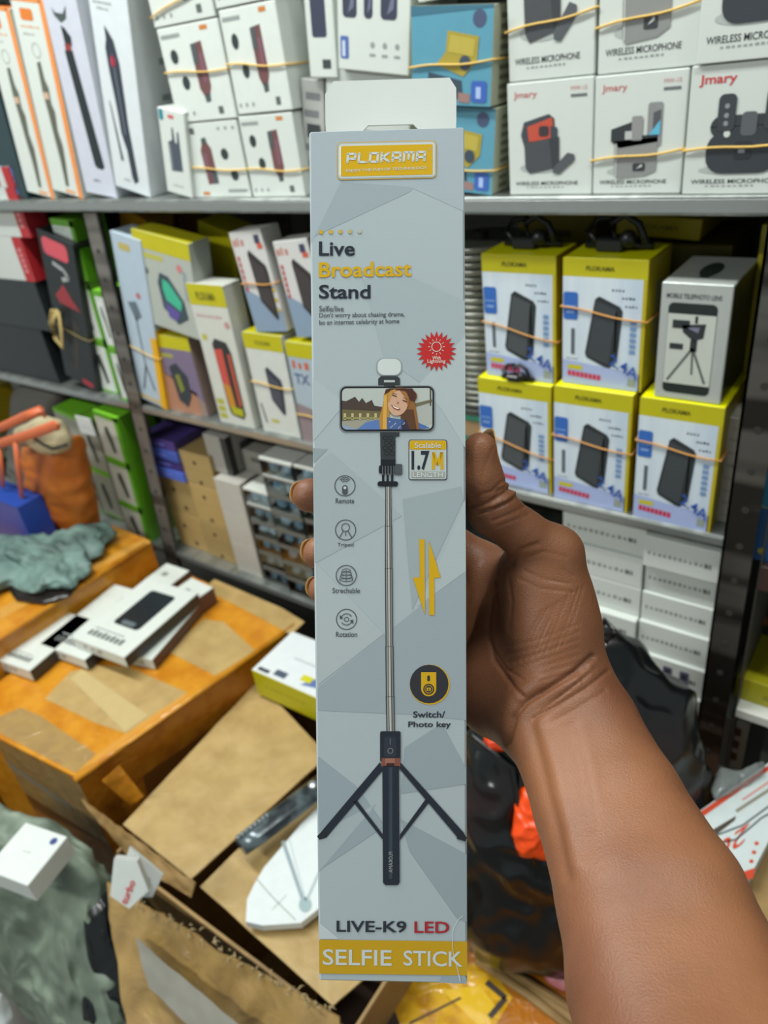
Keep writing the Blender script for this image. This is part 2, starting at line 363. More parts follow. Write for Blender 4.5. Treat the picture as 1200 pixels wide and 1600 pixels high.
def hl(u, v, off=0.0):
    """photo point on the printed front -> carton's own coordinates"""
    r = ray(u, v); t = (HC-CAM).dot(HN)/r.dot(HN); p = CAM+r*t; return (hinv @ np.array([*p, 1]))[:3]
held = empty('selfie_stick_carton'); held.matrix_world = hmw
tag(held, 'tall pale grey selfie stick carton held upright in the hand', 'box')
PAPER = M('#a6b1b5', 0.33, bump=0.02, bscale=300, vary=0.01, coat=0.12); WH = M('#d9dfdc', 0.35, vary=0.01)
mb = MB(); t_ = 0.0005
mb.cbox((-HW/2, 0, 0), (HW/2, HD, HH), PAPER, 0.0009)
mb.face([(-HW/2+0.001, 0.001, HH+0.00006), (HW/2-0.001, 0.001, HH+0.00006), (HW/2-0.001, HD-0.001, HH+0.00006), (-HW/2+0.001, HD-0.001, HH+0.00006)], WH)
F = Face(mb, fmap=hl, N=(0, -1, 0), eps=0.00006)
T = lambda h: M(h, 0.33, bump=0.02, bscale=300, vary=0.01, coat=0.12)
# pale geometric facets printed on the card
F.poly([(533, 283), (650, 288), (640, 300), (490, 370)], T('#98a4aa'), 1.08)
F.poly([(487, 207), (724, 200), (724, 330), (640, 292), (533, 284), (486, 380)], T('#a3aeb4'), 1.16)
F.poly([(566, 436), (640, 432), (726, 470), (727, 560), (660, 600), (600, 560)], T('#a0acb0'), 1.24)
F.poly([(727, 525), (727, 700), (690, 640), (655, 600)], T('#adb8ba'), 1.32)
F.poly([(489, 700), (512, 702), (490, 724)], T('#929ea3'), 1.40)
F.poly([(489, 590), (540, 630), (489, 690)], T('#abb5b8'), 1.48)
F.poly([(517, 706), (628, 806), (492, 880), (490, 730)], T('#a0abae'), 1.56)
F.poly([(629, 780), (720, 760), (724, 782), (644, 953)], T('#98a4a8'), 1.64)
F.poly([(727, 780), (728, 892), (652, 948), (700, 850)], T('#a9b4b6'), 1.72)
F.poly([(497, 1074), (602, 990), (728, 892), (728, 1125), (640, 1116), (497, 1110)], T('#95a1a7'), 1.80)
F.poly([(495, 880), (600, 990), (497, 1070)], T('#a9b3b5'), 1.88)
F.poly([(497, 1182), (556, 1228), (602, 1290), (498, 1360)], T('#919ea5'), 1.96)
F.poly([(632, 1168), (690, 1130), (728, 1200), (728, 1225), (626, 1240)], T('#909da3'), 2.04)
F.poly([(588, 1256), (498, 1362), (498, 1300)], T('#a2adb1'), 2.12)
F.poly([(626, 1280), (729, 1335), (729, 1440), (715, 1436), (640, 1330)], T('#909ca3'), 2.20)
F.poly([(498, 1440), (530, 1467), (498, 1467)], T('#bcc4c8'), 2.28)
F.poly([(690, 1526), (729, 1528), (729, 1537), (686, 1535)], T('#93a0aa'), 2.36)
body = mb.build('carton_body', parent=held)
def part(name, fn, label=None, off=0.0, eps=0.00006):
    m_ = MB(); f = Face(m_, fmap=hl, N=(0, -1, 0), eps=eps); fn(f); o = m_.build(name, parent=held)
    if label: o['label'] = label
    return o
YE = M('#caa00c', 0.35, vary=0.01); YB = M('#bf9604', 0.35, vary=0.01); NV = M('#252a36', 0.35, vary=0.02); PR = M('#c3cac8', 0.3, vary=0.01); RD = M('#b82a2a', 0.35); GR = M('#4a5054', 0.4); SV = M('#9a9c98', 0.35)
def px_rr(f, x0, y0, x1, y1, r, col, l, sk=0.0): f.rrect(x0, y0, x1, y1, r, col, l, sk)
def logo(f):
    px_rr(f, 527, 223, 682, 282, 7, YE, 5, -0.022); px_rr(f, 528.2, 224.2, 680.8, 280.8, 6, PAPER, 6, -0.022)
    px_rr(f, 529.5, 226, 679.5, 279, 5, PR, 7, -0.022); px_rr(f, 533, 229, 676, 276.5, 1.5, YE, 8, -0.022)
    L_ = {'P': [[(0, 0), (0, 1), (1, 1), (1, .42), (.3, .42)]], 'L': [[(0, 1), (0, 0), (1, 0)]], 'O': [[(0, 0), (0, 1), (1, 1), (1, 0), (0, 0)]], 'K': [[(0, 0), (0, 1)], [(.95, 1), (.15, .5), (1, 0)]], 'A': [[(0, 0), (0, 1), (1, 1), (1, 0)], [(0, .4), (1, .4)]], 'M': [[(0, 0), (0, 1), (1.25, 1), (1.25, 0)], [(.62, 1), (.62, .25)]]}
    x_ = 543.0
    for ch in 'PLOKAMA':
        wl_ = 11.5
        for st_ in L_[ch]:
            Q = [(x_+px*wl_+py*1.0, 254.6-py*13.2-(x_-541)*.028) for px, py in st_]; f.line(Q, 3.6, PR, 10)
            for q_ in Q: f.disc(q_[0], q_[1], 1.8, PR, 10, n=10)
        x_ += wl_*(1.25 if ch == 'M' else 1)+6.1
    f.text('ENJOY THE FUN OF TECHNOLOGY', (541, 271), (667, 266), (541, 265.5), PR, 10, 0.01)
    f.ring(670.5, 234, 1.8, 0.5, PR, 10)
    f.poly([(531, 230), (532.6, 230), (532.6, 275), (531, 275)], M('#f2f2ee', 0.2), 9)
part('logo_badge', logo, 'raised yellow logo badge')
def head(f):
    for i, c in enumerate(['#caa00c', '#c6a425', '#bfa04a', '#b5a76c', '#aeb0a0']): f.disc(502+15*i, 363-0.3*i, 3.2, M(c, 0.35), 5)
    f.tx('Live', 498.5, 400, 554.5, 377.5, NV, 5, 0.02); f.text('Broadcast', (498.5, 434), (643, 432), (498.5, 410), YE, 5, 0.02)
    f.tx('Stand', 498.5, 467, 579, 445, NV, 5, 0.02)
    f.tx('Selfie/live', 499, 487, 537, 478, GR, 5, 0.008); f.text("Don't worry about chasing drama,", (499, 498.5), (632, 496.5), (499, 489), GR, 5, 0.008); f.text('be an internet celebrity at home', (499, 510), (624, 507.5), (499, 500.5), GR, 5, 0.008)
part('title_print', head)
def burst(f):
    P = []
    for i in range(44): a = math.pi*i/22+math.pi/2; r = (31.5 if i % 2 == 0 else 22.5); P.append((682+r*math.cos(a), 549+r*math.sin(a)))
    for i in range(44): f.poly([(682, 549), P[i], P[(i+1) % 44]], RD, 5)
    W = M('#d8cfc4', 0.4); f.ring(682, 542, 7.3, 1.1, W, 7)
    for i in range(12): a = math.pi*i/6; f.line([(682+9.6*math.cos(a), 542+9.6*math.sin(a)), (682+13*math.cos(a), 542+13*math.sin(a))], 0.8, W, 7)
    f.tx('With', 675.5, 562, 688.5, 556.5, W, 7, 0.01); f.tx('Lightning', 668, 569, 696, 561.5, W, 7, 0.01)
part('lighting_badge', burst, 'red starburst badge')
# the picture of the phone and stick
CH = M('#353a3d', 0.35); BK = M('#1e2228', 0.3)
def pic(f):
    f.rrect(588, 560, 628, 587, 10, M('#8f999a', 0.4), 4); f.rrect(590, 561, 626.5, 586, 10, M('#c9d0ce', 0.35), 5)
    f.poly([(591, 602), (591, 592), (595, 588), (621, 588), (625, 592), (625, 602)], CH, 5); f.rect(600, 594, 617, 597.5, M('#a9b2b0'), 6); f.rect(600, 597.5, 617, 606, M('#2b3033'), 6)
    f.rrect(530.5, 603, 679, 675, 10, M('#8d9190', 0.3, 0.3), 6, -0.004); f.rrect(532, 604.2, 678, 674, 10, BK, 7, -0.004); f.rrect(534.5, 607, 675.5, 671.5, 7.5, M('#b3bab4', 0.3), 8, -0.004)
    g = lambda h: M(h, 0.3, vary=0.02)
    f.poly([(534.5, 655), (600, 648), (600, 671.3), (541, 671.3), (535, 666)], g('#9a9788'), 9)
    f.poly([(534.5, 626), (541, 627), (555, 620), (561, 628), (566, 622), (572, 630), (581, 625), (585, 634), (597, 636), (600, 650), (534.5, 652)], g('#4b3f39'), 9)
    f.poly([(534.5, 640), (598, 643), (600, 652), (534.5, 658)], g('#6b6343'), 10)
    for i in range(5): f.rect(537+12*i, 646, 541+12*i, 656, g('#b9ab83'), 11)
    f.rect(536, 652, 590, 655, g('#8f8f5a'), 11)
    f.poly([(648, 636), (675, 629), (675.5, 662), (655, 666)], g('#a9ada6'), 9); f.poly([(646, 631), (675, 624), (675, 628), (650, 636)], g('#6f6a50'), 10); f.rect(671.5, 606.5, 673.5, 634, g('#4a4640'), 10)
    f.poly([(558, 671.2), (572, 660), (590, 656), (606, 660), (612, 671.2)], g('#5a78ae'), 11); f.poly([(648, 671.2), (652, 660), (664, 665), (672, 669)], g('#4b6ba6'), 11)
    f.poly([(534.8, 664), (548, 668), (562, 671.3), (541, 671.3), (536, 668)], g('#8b9cb8'), 10)
    f.disc(626, 619, 26, g('#8a5f37'), 12, 13); f.poly([(602, 616), (611, 612), (609, 640), (607, 671), (594, 671), (592, 655), (597, 638)], g('#b0813a'), 13); f.poly([(640, 610), (648, 628), (651, 645), (655, 671), (640, 671), (636, 645)], g('#8d6036'), 13)
    f.poly([(634, 640), (646, 640), (651, 671), (628, 671), (626, 650)], g('#5b3f2d'), 14); f.poly([(600, 615), (605, 617), (604, 671), (598, 671)], g('#cf9f4f'), 14)
    f.poly([(605, 652), (622, 655), (634, 656), (640, 671.3), (605, 671.3)], g('#4a6190'), 14); 
    for i in range(9): f.disc(609+(i*7) % 26, 659+(i*5) % 11, 1.0, g('#a9b6cb'), 15, n=8)
    fc = f.arc(622, 630, 15.5, 20, 0, 360, 26)[:-1]; ca, sa = math.cos(0.22), math.sin(0.22)
    f.poly([(622+(x-622)*ca-(y-630)*sa, 630+(x-622)*sa+(y-630)*ca) for x, y in fc], g('#c9a084'), 16)
    f.poly([(606, 617), (612, 607.5), (622, 606.5), (612, 618), (607, 630)], g('#b98a45'), 17); f.poly([(622, 606.5), (634, 610), (639, 622), (638, 638), (633, 622)], g('#9a6c3d'), 17)
    f.poly([(600, 618), (603, 609), (609, 607.2), (644, 607.2), (650, 616), (649, 627), (642, 626), (634, 612), (616, 608.5), (606, 612)], g('#4f2f29'), 18)
    f.line([(613, 617.5), (620, 620)], 1.6, g('#4a2e24'), 18); f.line([(629, 625.5), (636, 628.5)], 1.6, g('#4a2e24'), 18); f.line([(613, 614.5), (620, 616.5)], 0.8, g('#6b4631'), 18); f.line([(630, 621.5), (637, 624.5)], 0.8, g('#6b4631'), 18)
    f.poly([(621, 627), (624, 630), (620, 631.5)], g('#a8755a'), 18)
    f.poly([(611, 632.5), (626, 639.5), (622, 641.5), (615, 638.5)], g('#8a2f2c'), 18); f.poly([(613, 634), (624, 639), (621, 639.6), (616, 637.4)], g('#e8e2da'), 19)
    # grip, clamp and head
    f.poly([(594, 675.5), (624, 675.5), (624, 682), (618, 682), (618, 727), (595, 727)], CH, 6)
    for j in range(4):
        for i in range(2): f.ring(602+i*8.5+(j % 2)*2, 684+j*8, 3.4, 0.8, M('#1b1e20'), 8, n=6)
    f.rect(595, 718, 618, 727, BK, 8); f.rrect(592, 727, 622, 740, 3, BK, 7); f.rrect(617, 725, 628.5, 742, 2.5, M('#4b5054', 0.3), 8)
    for i in range(5): f.rect(597+4.4*i, 728, 598.6+4.4*i, 742, M('#6a6e70', 0.3, 0.3), 9)
    for i in range(3): f.rect(597+7*i, 741, 600.6+7*i, 756, BK, 7)
    f.rrect(590, 752, 622, 760, 3.5, BK, 8)
part('phone_picture', pic, 'printed picture of a phone on the stick')
def pole(f):
    seg = [(760, 822, 602.2, 611.2, 602.0, 611.8), (822, 888, 601.6, 612.4, 601.8, 613), (888, 1010, 601.6, 613.4, 602.6, 614.2), (1010, 1088, 602.2, 614.8, 603.0, 615.8), (1088, 1146, 602.8, 616.2, 604.0, 617.0)]
    for y0, y1, a0, b0, a1, b1 in seg:
        w0, w1 = b0-a0, b1-a1
        for (t0, t1, c) in ((0, .12, '#2f2f2f'), (.12, .3, '#8d8f8c'), (.3, .38, '#3b3a38'), (.38, .62, '#b3b5b0'), (.62, .72, '#3a3632'), (.72, .9, '#7d7f7c'), (.9, 1, '#2a2a2a')):
            f.poly([(a0+w0*t0, y0), (a0+w0*t1, y0), (a1+w1*t1, y1), (a1+w1*t0, y1)], M(c, 0.35), 6)
        f.line([(a0-0.4, y0), (b0+0.4, y0)], 0.7, M('#4a4a48'), 7)
    B = M('#1d2430', 0.3); B2 = M('#2c3540', 0.3); f.rrect(594, 1142, 626, 1190, 3, B, 8); f.rrect(600.5, 1150, 619, 1182, 4, M('#2b303c', 0.3), 9); f.ring(610, 1172.5, 4, 0.6, SV, 10); f.rect(609, 1153, 611, 1163, M('#4d5560'), 10)
    f.rect(596.5, 1184, 625.5, 1197, M('#8d5546', 0.3, 0.3), 9); f.rect(602, 1184, 617, 1193, M('#a67360', 0.3, 0.3), 10); f.rect(604, 1191.5, 616, 1196, M('#3b1d1a'), 11)
    f.poly([(597.5, 1196), (623.5, 1196), (624.5, 1378), (621, 1382), (602, 1382), (598.5, 1378)], B, 9); f.rect(607, 1198, 614, 1372, B2, 10); f.rect(609.5, 1198, 612, 1372, M('#3a4550', 0.3), 11)
    f.text('PLOKAMA', (613.5, 1330), (613.5, 1362), (607.5, 1330), SV, 12, 0.0)
    f.poly([(594, 1190), (598, 1203), (510, 1308), (500, 1311), (496.5, 1306), (502, 1299)], B, 8); f.poly([(625, 1190), (624, 1200), (715, 1308), (726, 1314), (729.5, 1309), (724, 1300)], B, 8)
    f.poly([(495.5, 1306), (499, 1311), (509, 1307), (512, 1300), (504, 1297)], BK, 9); f.poly([(729.5, 1308), (727, 1314), (714, 1310), (713, 1302), (720, 1299)], BK, 9)
    f.poly([(552, 1252), (557, 1249), (598, 1303), (598, 1311)], B, 8); f.poly([(665, 1248), (671, 1252), (625, 1312), (625, 1303)], B, 8)
part('stick_picture', pole, 'printed picture of the stick and its tripod legs')
def scal(f):
    f.rrect(638.5, 687, 698.5, 750, 4, NV, 5); f.rrect(639.6, 688, 697.4, 749, 3.4, M('#b4bdba', 0.3), 6); f.rrect(640, 688.4, 697, 702.5, 3, YE, 7)
    f.tx('Scalable', 648, 700, 689, 691.5, PR, 9, 0.01); f.text('1.7', (643, 734.5), (671, 734.5), (643, 704.5), NV, 8, 0.03); f.line([(677, 733.5), (677.3, 706.5), (683.5, 727), (690, 706.5), (690.5, 733.5)], 4.6, YE, 8)
    f.rect(643, 737, 695, 746.5, SV, 8); f.tx('LENGTH', 645, 745.5, 692, 738, PR, 9, 0.01)
part('length_badge', scal, 'yellow and white length badge')
def icon(cx, cy, word, wx, draw):
    def fn(f):
        f.ring(cx, cy, 15.8, 1.3, GR, 5); draw(f, cx, cy); f.tx(word, cx-wx, cy+27.5, cx+wx, cy+19.5 if word != 'Tripod' else cy+20, GR, 5, 0.008)
    part('feature_icon', fn, 'round '+word.lower()+' icon with its word' if word != 'Strechable' else 'round stretching icon with its word')
def i1(f, x, y):
    f.rrect(x-4.3, y-1, x+4.3, y+14, 4.2, GR, 6); f.disc(x, y+3.2, 2.2, PR, 7)
    for r in (4.2, 7, 9.6): f.ring(x, y-3.5, r, 1.2, GR, 6, 215, 325, 8)
def i2(f, x, y):
    f.ring(x, y-4, 6.2, 1.2, GR, 6); f.line([(x-3.6, y+1.6), (x-9.5, y+12)], 1.2, GR, 6); f.line([(x+3.6, y+1.6), (x+10, y+12)], 1.2, GR, 6); f.line([(x, y+3), (x, y+9)], 1.2, GR, 6)
def i3(f, x, y):
    for i, (w_, yy) in enumerate(((6, -8), (8, -3), (9.2, 2), (10.4, 7))): P = [(x+w_*math.cos(a), y+yy+2.4*math.sin(a)) for a in [k*math.pi/8 for k in range(17)]]; f.line(P, 1.0, GR, 6)
    f.line([(x, y-9), (x, y+10)], 1.0, GR, 6); f.line([(x-6.5, y-8), (x-10.5, y+7)], 0.8, GR, 6); f.line([(x+6.5, y-8), (x+10.5, y+7)], 0.8, GR, 6)
def i4(f, x, y):
    f.ring(x, y, 3.4, 1.1, GR, 6); f.ring(x, y, 8.8, 1.2, GR, 6, 200, 330, 12); f.ring(x, y, 8.8, 1.2, GR, 6, 20, 150, 12)
    f.poly([(x-10.5, y-7), (x-5, y-1.5), (x-10.5, y-0.5)], GR, 6); f.poly([(x+10.5, y+7), (x+5, y+1.5), (x+10.5, y+0.5)], GR, 6)
icon(539, 759, 'Remote', 14.5, i1); icon(540, 828, 'Tripod', 12.5, i2); icon(541, 899, 'Strechable', 21.5, i3); icon(541.5, 967.5, 'Rotation', 16.5, i4)
def arrows(f):
    f.poly([(655, 842.5), (663.5, 842.5), (664, 961), (645, 902), (656, 902)], YE, 5); f.poly([(670, 844), (688.5, 902), (678.5, 903), (679, 961), (670.5, 961)], YE, 5)
part('arrow_mark', arrows, 'pair of yellow up and down arrows')
def sw(f):
    f.disc(671.5, 1069.5, 31.5, YE, 4); f.disc(670.5, 1068.5, 30.2, M('#2c2d33', 0.3), 5)
    f.poly([(658, 1050), (681.5, 1050), (681.5, 1076)]+f.arc(669.8, 1076, 11.7, 11.7, 0, 180, 10)[1:-1]+[(658, 1076)], YE, 6)
    f.disc(669.8, 1076.5, 8.6, M('#2c2d33'), 7); f.ring(669.8, 1076.5, 6, 0.9, YE, 8); f.rect(666.5, 1074, 673, 1079, YE, 8); f.disc(669.8, 1076.6, 1.2, M('#2c2d33'), 9); f.rrect(667.5, 1055, 671.8, 1064, 1.8, M('#2c2d33'), 7)
    f.tx('Switch/', 645.5, 1121, 695.5, 1111, NV, 5, 0.018); f.text('Photo key', (638, 1138.5), (704.5, 1138.5), (638, 1127), NV, 5, 0.018)
part('switch_badge', sw, 'round black and yellow switch badge with its words')
def foot(f):
    f.poly([(498.5, 1467.5), (729.5, 1470.5), (729.8, 1523.5), (499, 1520.5)], YB, 5)
    f.text('SELFIE', (504.5, 1507), (612, 1508.5), (504.5, 1482), PR, 7, 0.012); f.text('STICK', (630.5, 1508), (722.5, 1510), (630.5, 1484), PR, 7, 0.012)
    f.text('LIVE-K9', (526, 1455.5), (635, 1456.5), (526, 1437.5), NV, 7, 0.018); f.text('LED', (647.5, 1457), (702, 1457.5), (647.5, 1439), M('#a5202a', 0.35), 7, 0.018)
    f.line([(723.5, 1430), (716, 1436), (709, 1448), (706, 1460), (708, 1488), (714, 1510), (719, 1534)], 0.9, M('#d4dad8', 0.25), 8); f.line([(718, 1521), (719.5, 1535)], 0.7, M('#c4ccd0', 0.25), 8)
part('name_band_print', foot, 'yellow band with big lettering along the foot')
# hang tab standing up from the rear panel, with its long slot
def tabpoly():
    return None
mb = MB(); tw = 0.0348; th = 0.0735-0.012
def bl(x, z, y): return (x, y, z)
yb = HD-0.0006; base = HH; yt = HD
hole = [(-0.0125, 0.0205), (0.0125, 0.0205), (0.0148, 0.023), (0.0148, 0.0292), (0.0120, 0.0320), (-0.0120, 0.0320), (-0.0148, 0.0292), (-0.0148, 0.023)]
out = [(-tw+0.0015, 0), (tw-0.0015, 0), (tw, 0.034), (tw, 0.0500), (tw-0.0035, 0.0555), (-tw+0.0045, 0.0555), (-tw, 0.049), (-tw, 0.034)]
hang = None
bm = bmesh.new()
lean = lambda z: 0.0
def ringv(P, y): return [bm.verts.new((x, y, HH+z-0.001)) for x, z in P]
o1, h1 = ringv(out, HD-0.0012), ringv(hole, HD-0.0012); o2, h2 = ringv(out, HD), ringv(hole, HD)
conn = [(0, 0), (1, 1), (2, 2), (3, 3), (4, 4), (5, 5), (6, 6), (7, 7)]
for i in range(8):
    j = (i+1) % 8
    bm.faces.new([o1[i], o1[j], h1[j], h1[i]]); bm.faces.new([o2[j], o2[i], h2[i], h2[j]]); bm.faces.new([o1[j], o1[i], o2[i], o2[j]]); bm.faces.new([h1[i], h1[j], h2[j], h2[i]])
bmesh.ops.recalc_face_normals(bm, faces=bm.faces); me = bpy.data.meshes.new('hang_tab'); bm.to_mesh(me); bm.free(); me.materials.append(M('#bcc1bd', 0.42, vary=0.01))
hang = bpy.data.objects.new('hang_tab', me); COL.objects.link(hang); hang.parent = held; hang['label'] = 'white card hang tab with a long slot'
# ================================================================== the hand and forearm
class SDF:
    def __init__(s, lo, hi, h):
        s.lo = np.array(lo); s.h = h; s.n = np.ceil((np.array(hi)-s.lo)/h).astype(int)+1
        ax = [s.lo[i]+h*np.arange(s.n[i]) for i in range(3)]; s.X, s.Y, s.Z = np.meshgrid(*ax, indexing='ij'); s.X = s.X.astype(np.float32); s.Y = s.Y.astype(np.float32); s.Z = s.Z.astype(np.float32)
    def cone(s, a, b, ra, rb):
        a = np.array(a, np.float32); b = np.array(b, np.float32); ab = b-a; L = float(ab.dot(ab))
        px, py, pz = s.X-a[0], s.Y-a[1], s.Z-a[2]; t = np.clip((px*ab[0]+py*ab[1]+pz*ab[2])/L, 0, 1)
        return np.sqrt((px-t*ab[0])**2+(py-t*ab[1])**2+(pz-t*ab[2])**2)-(ra+(rb-ra)*t)
    def chain(s, P, k=0.003):
        d = None
        for (p, r), (q, r2) in zip(P[:-1], P[1:]):
            e = s.cone(p, q, r, r2); d = e if d is None else smin(d, e, k)
        return d
def smin(a, b, k):
    h = np.clip(0.5+0.5*(b-a)/k, 0, 1); return b*(1-h)+a*h-k*h*(1-h)
def surfnet(D, lo, h):
    nx, ny, nz_ = D.shape; S = D < 0
    c = [(i, j, k) for i in (0, 1) for j in (0, 1) for k in (0, 1)]
    sl = lambda A, i, j, k: A[i:nx-1+i, j:ny-1+j, k:nz_-1+k]
    cnt = sum(sl(S, *q).astype(np.int8) for q in c); act = (cnt > 0) & (cnt < 8)
    ids = -np.ones(act.shape, int); I = np.argwhere(act); ids[act] = np.arange(len(I))
    acc = np.zeros((len(I), 3)); w_ = np.zeros(len(I))
    ed = [(p, q) for a, p in enumerate(c) for q in c[a+1:] if sum(abs(p[t]-q[t]) for t in range(3)) == 1]
    for p, q in ed:
        dp = D[I[:, 0]+p[0], I[:, 1]+p[1], I[:, 2]+p[2]]; dq = D[I[:, 0]+q[0], I[:, 1]+q[1], I[:, 2]+q[2]]; m = (dp < 0) != (dq < 0)
        t = np.where(m, dp/np.where(m, dp-dq, 1), 0)
        pos = np.array(p)+(np.array(q)-np.array(p))*t[:, None]; acc[m] += pos[m]; w_[m] += 1
    V = lo+h*(I+acc/w_[:, None]); Fs = []
    for ax in range(3):
        o1, o2 = [(1, 2), (2, 0), (0, 1)][ax]; n = [nx, ny, nz_]; r = [slice(1, n[i]-1) for i in range(3)]; r[ax] = slice(0, n[ax]-1)
        r2 = list(r); r2[ax] = slice(1, n[ax]); A = S[tuple(r)]; B = S[tuple(r2)]; Q = np.argwhere(A != B); base = np.array([1, 1, 1]); base[ax] = 0; P = Q+base; sg = A[tuple(Q.T)]
        e1 = np.zeros(3, int); e1[o1] = 1; e2 = np.zeros(3, int); e2[o2] = 1
        q = [ids[tuple((P-e1-e2).T)], ids[tuple((P-e2).T)], ids[tuple(P.T)], ids[tuple((P-e1).T)]]
        q = np.stack(q, 1); q[~sg] = q[~sg][:, ::-1]; Fs.append(q)
    F = np.concatenate(Fs); return V, F[(F >= 0).all(1)]
def cp(u, v, d): return np.array([(u-600)*d/FPX, (v-800)*d/FPX, d])     # a joint, in the camera's frame (x right, y down, z away)
def c2w(P): return CAM+np.asarray(P) @ R3.T
SD = SDF((-0.060, -0.052, 0.135), (0.155, 0.305, 0.462), 0.0017)
arm = None
AX = [((877, 1100), .372, .0305), ((900, 1145), .362, .0308), ((955, 1262), .335, .0325), ((1025, 1415), .300, .0370), ((1072, 1560), .275, .0405), ((1150, 1750), .240, .0430)]
pts = [(cp(*p, d), r) for p, d, r in AX]; q = pts[-1][0]+(pts[-1][0]-pts[-2][0])*1.3; pts.append((q, .044))
for sg in (-1, 1):
    ch = []
    for (p, r), nx_ in zip(pts, [pts[min(i+1, len(pts)-1)][0]-pts[max(i-1, 0)][0] for i in range(len(pts))]):
        per = np.array([-nx_[1], nx_[0], 0.0]); per /= np.linalg.norm(per); ch.append((p+per*sg*r*0.34+np.array([0, 0, 0.006]), r*0.68))
    e = SD.chain(ch, 0.004); arm = e if arm is None else smin(arm, e, 0.018)
def add(P, k): 
    global arm
    arm = smin(arm, SD.chain([(cp(*p[:3]), p[3]) for p in P], 0.006), k)
# thenar mass, heel of the hand, metacarpals
add([(842, 905, .386, .0215), (862, 985, .383, .0235), (868, 1060, .378, .0225)], .010)
add([(868, 864, .378, .0128), (862, 930, .384, .0190), (872, 1030, .384, .0200)], .008)
add([(790, 960, .412, .0150), (800, 1050, .402, .0200), (850, 1105, .385, .0220)], .012)
add([(772, 1040, .418, .0205), (778, 1082, .410, .0230), (838, 1120, .388, .0220)], .012)
for m in ((755, 885), (752, 950), (752, 1012), (762, 1070)):
    add([(m[0], m[1], .437, .0130), (845, 1060, .398, .0150)], .014)
# web between thumb and index
add([(838, 885, .392, .0120), (775, 905, .425, .0110)], .012)
# thumb
th_ = SD.chain([(cp(868, 864, .378), .0126), (cp(815, 832, .372), .0114), (cp(771, 798, .366), .0121)], .004)
th_ = smin(th_, SD.chain([(cp(771, 798, .366), .0119), (cp(751, 745, .358), .0103), (cp(750, 702, .353), .0082)], .003), .004)
arm = smin(arm, th_, .007)
# fingers behind the carton, their tips showing at its left edge
FG = [[(755, 885, .437, .0128), (655, 815, .432, .0108), (565, 784, .430, .0098), (484, 774, .418, .0098)],
      [(752, 950, .440, .0128), (645, 900, .434, .0110), (570, 873, .431, .0098), (500, 864, .420, .0096)],
      [(752, 1012, .438, .0120), (645, 965, .433, .0104), (575, 935, .431, .0092), (505, 921, .421, .0086)],
      [(762, 1070, .434, .0110), (672, 1020, .430, .0094), (610, 996, .429, .0084), (556, 986, .424, .0078)]]
fg = None
for f_ in FG:
    e = SD.chain([(cp(*p[:3]), p[3]) for p in f_], .003); fg = e if fg is None else smin(fg, e, .0016)
arm = smin(arm, fg, .007)
HVc, HF = surfnet(arm, SD.lo, SD.h); del SD, arm, fg, th_
me = bpy.data.meshes.new('person'); me.from_pydata(HVc.tolist(), [], HF.tolist()); me.update()
bm = bmesh.new(); bm.from_mesh(me)
for _ in range(3): bmesh.ops.smooth_vert(bm, verts=bm.verts, factor=0.5, use_axis_x=True, use_axis_y=True, use_axis_z=True)
fr = [f for f in bm.faces if f.calc_center_median()[2] > 0.30]
bmesh.ops.subdivide_edges(bm, edges=list({e for f in fr for e in f.edges}), cuts=1, use_grid_fill=True)
for _ in range(2): bmesh.ops.smooth_vert(bm, verts=bm.verts, factor=0.5, use_axis_x=True, use_axis_y=True, use_axis_z=True)
bmesh.ops.recalc_face_normals(bm, faces=bm.faces); bm.normal_update(); bm.to_mesh(me); bm.free()
V = np.array([v.co[:] for v in me.vertices]); NR = np.array([v.normal[:] for v in me.vertices])
U_ = 600+FPX*V[:, 0]/V[:, 2]; W_ = 800+FPX*V[:, 1]/V[:, 2]
# creases, folds and tendons of the palm side: (line, half width px, height m, depth limit)
CR = [([(793, 1162), (803, 1122), (822, 1097), (856, 1076), (895, 1052), (926, 1026)], 4.5, -.0021), ([(812, 1114), (850, 1092), (900, 1062)], 9, .0008), ([(780, 1140), (800, 1092), (840, 1064)], 12, .0012),
      ([(834, 1122), (872, 1102), (915, 1076), (950, 1048)], 3.2, -.0009), ([(850, 1134), (900, 1108), (945, 1080)], 4, -.0004), ([(845, 1084), (885, 1064), (918, 1042)], 2.6, -.0006),
      ([(790, 888), (768, 930), (762, 985), (772, 1030), (800, 1070), (818, 1088)], 3.6, -.0011), ([(762, 1000), (790, 1045), (818, 1062)], 2.4, -.0005),
      ([(735, 792), (762, 786), (788, 770), (804, 756)], 2.6, -.0011), ([(748, 802), (775, 794), (803, 780)], 2.6, -.0011), ([(768, 790), (788, 782), (806, 768)], 3, .0011), ([(778, 768), (790, 758), (794, 748)], 3, -.0008), ([(740, 776), (768, 768), (786, 752)], 2.2, -.0006), ([(785, 760), (798, 752)], 3, .0008),
      ([(770, 814), (800, 802), (818, 792)], 2.4, -.0006), ([(776, 824), (806, 812), (826, 804)], 2.2, -.0003), ([(750, 760), (756, 735), (770, 700)], 2.2, -.0002),
      ([(830, 1132), (842, 1180), (856, 1240), (872, 1300), (886, 1370)], 9, -.0009), ([(850, 1134), (868, 1200), (886, 1280), (900, 1350)], 13, .0011),
      ([(890, 1135), (904, 1190), (916, 1240), (924, 1290)], 12, -.0005), ([(910, 1140), (922, 1190), (932, 1250)], 12, .0005),
      ([(820, 892), (850, 905), (890, 912)], 2.2, -.0004), ([(812, 905), (845, 920), (895, 925)], 2.2, -.0004), ([(800, 880), (812, 860), (840, 850)], 4, -.0007), ([(795, 905), (800, 940), (795, 985)], 3, -.0004), ([(828, 870), (850, 862), (885, 870)], 2.4, -.0003), ([(880, 890), (896, 900)], 2.2, -.0003)]
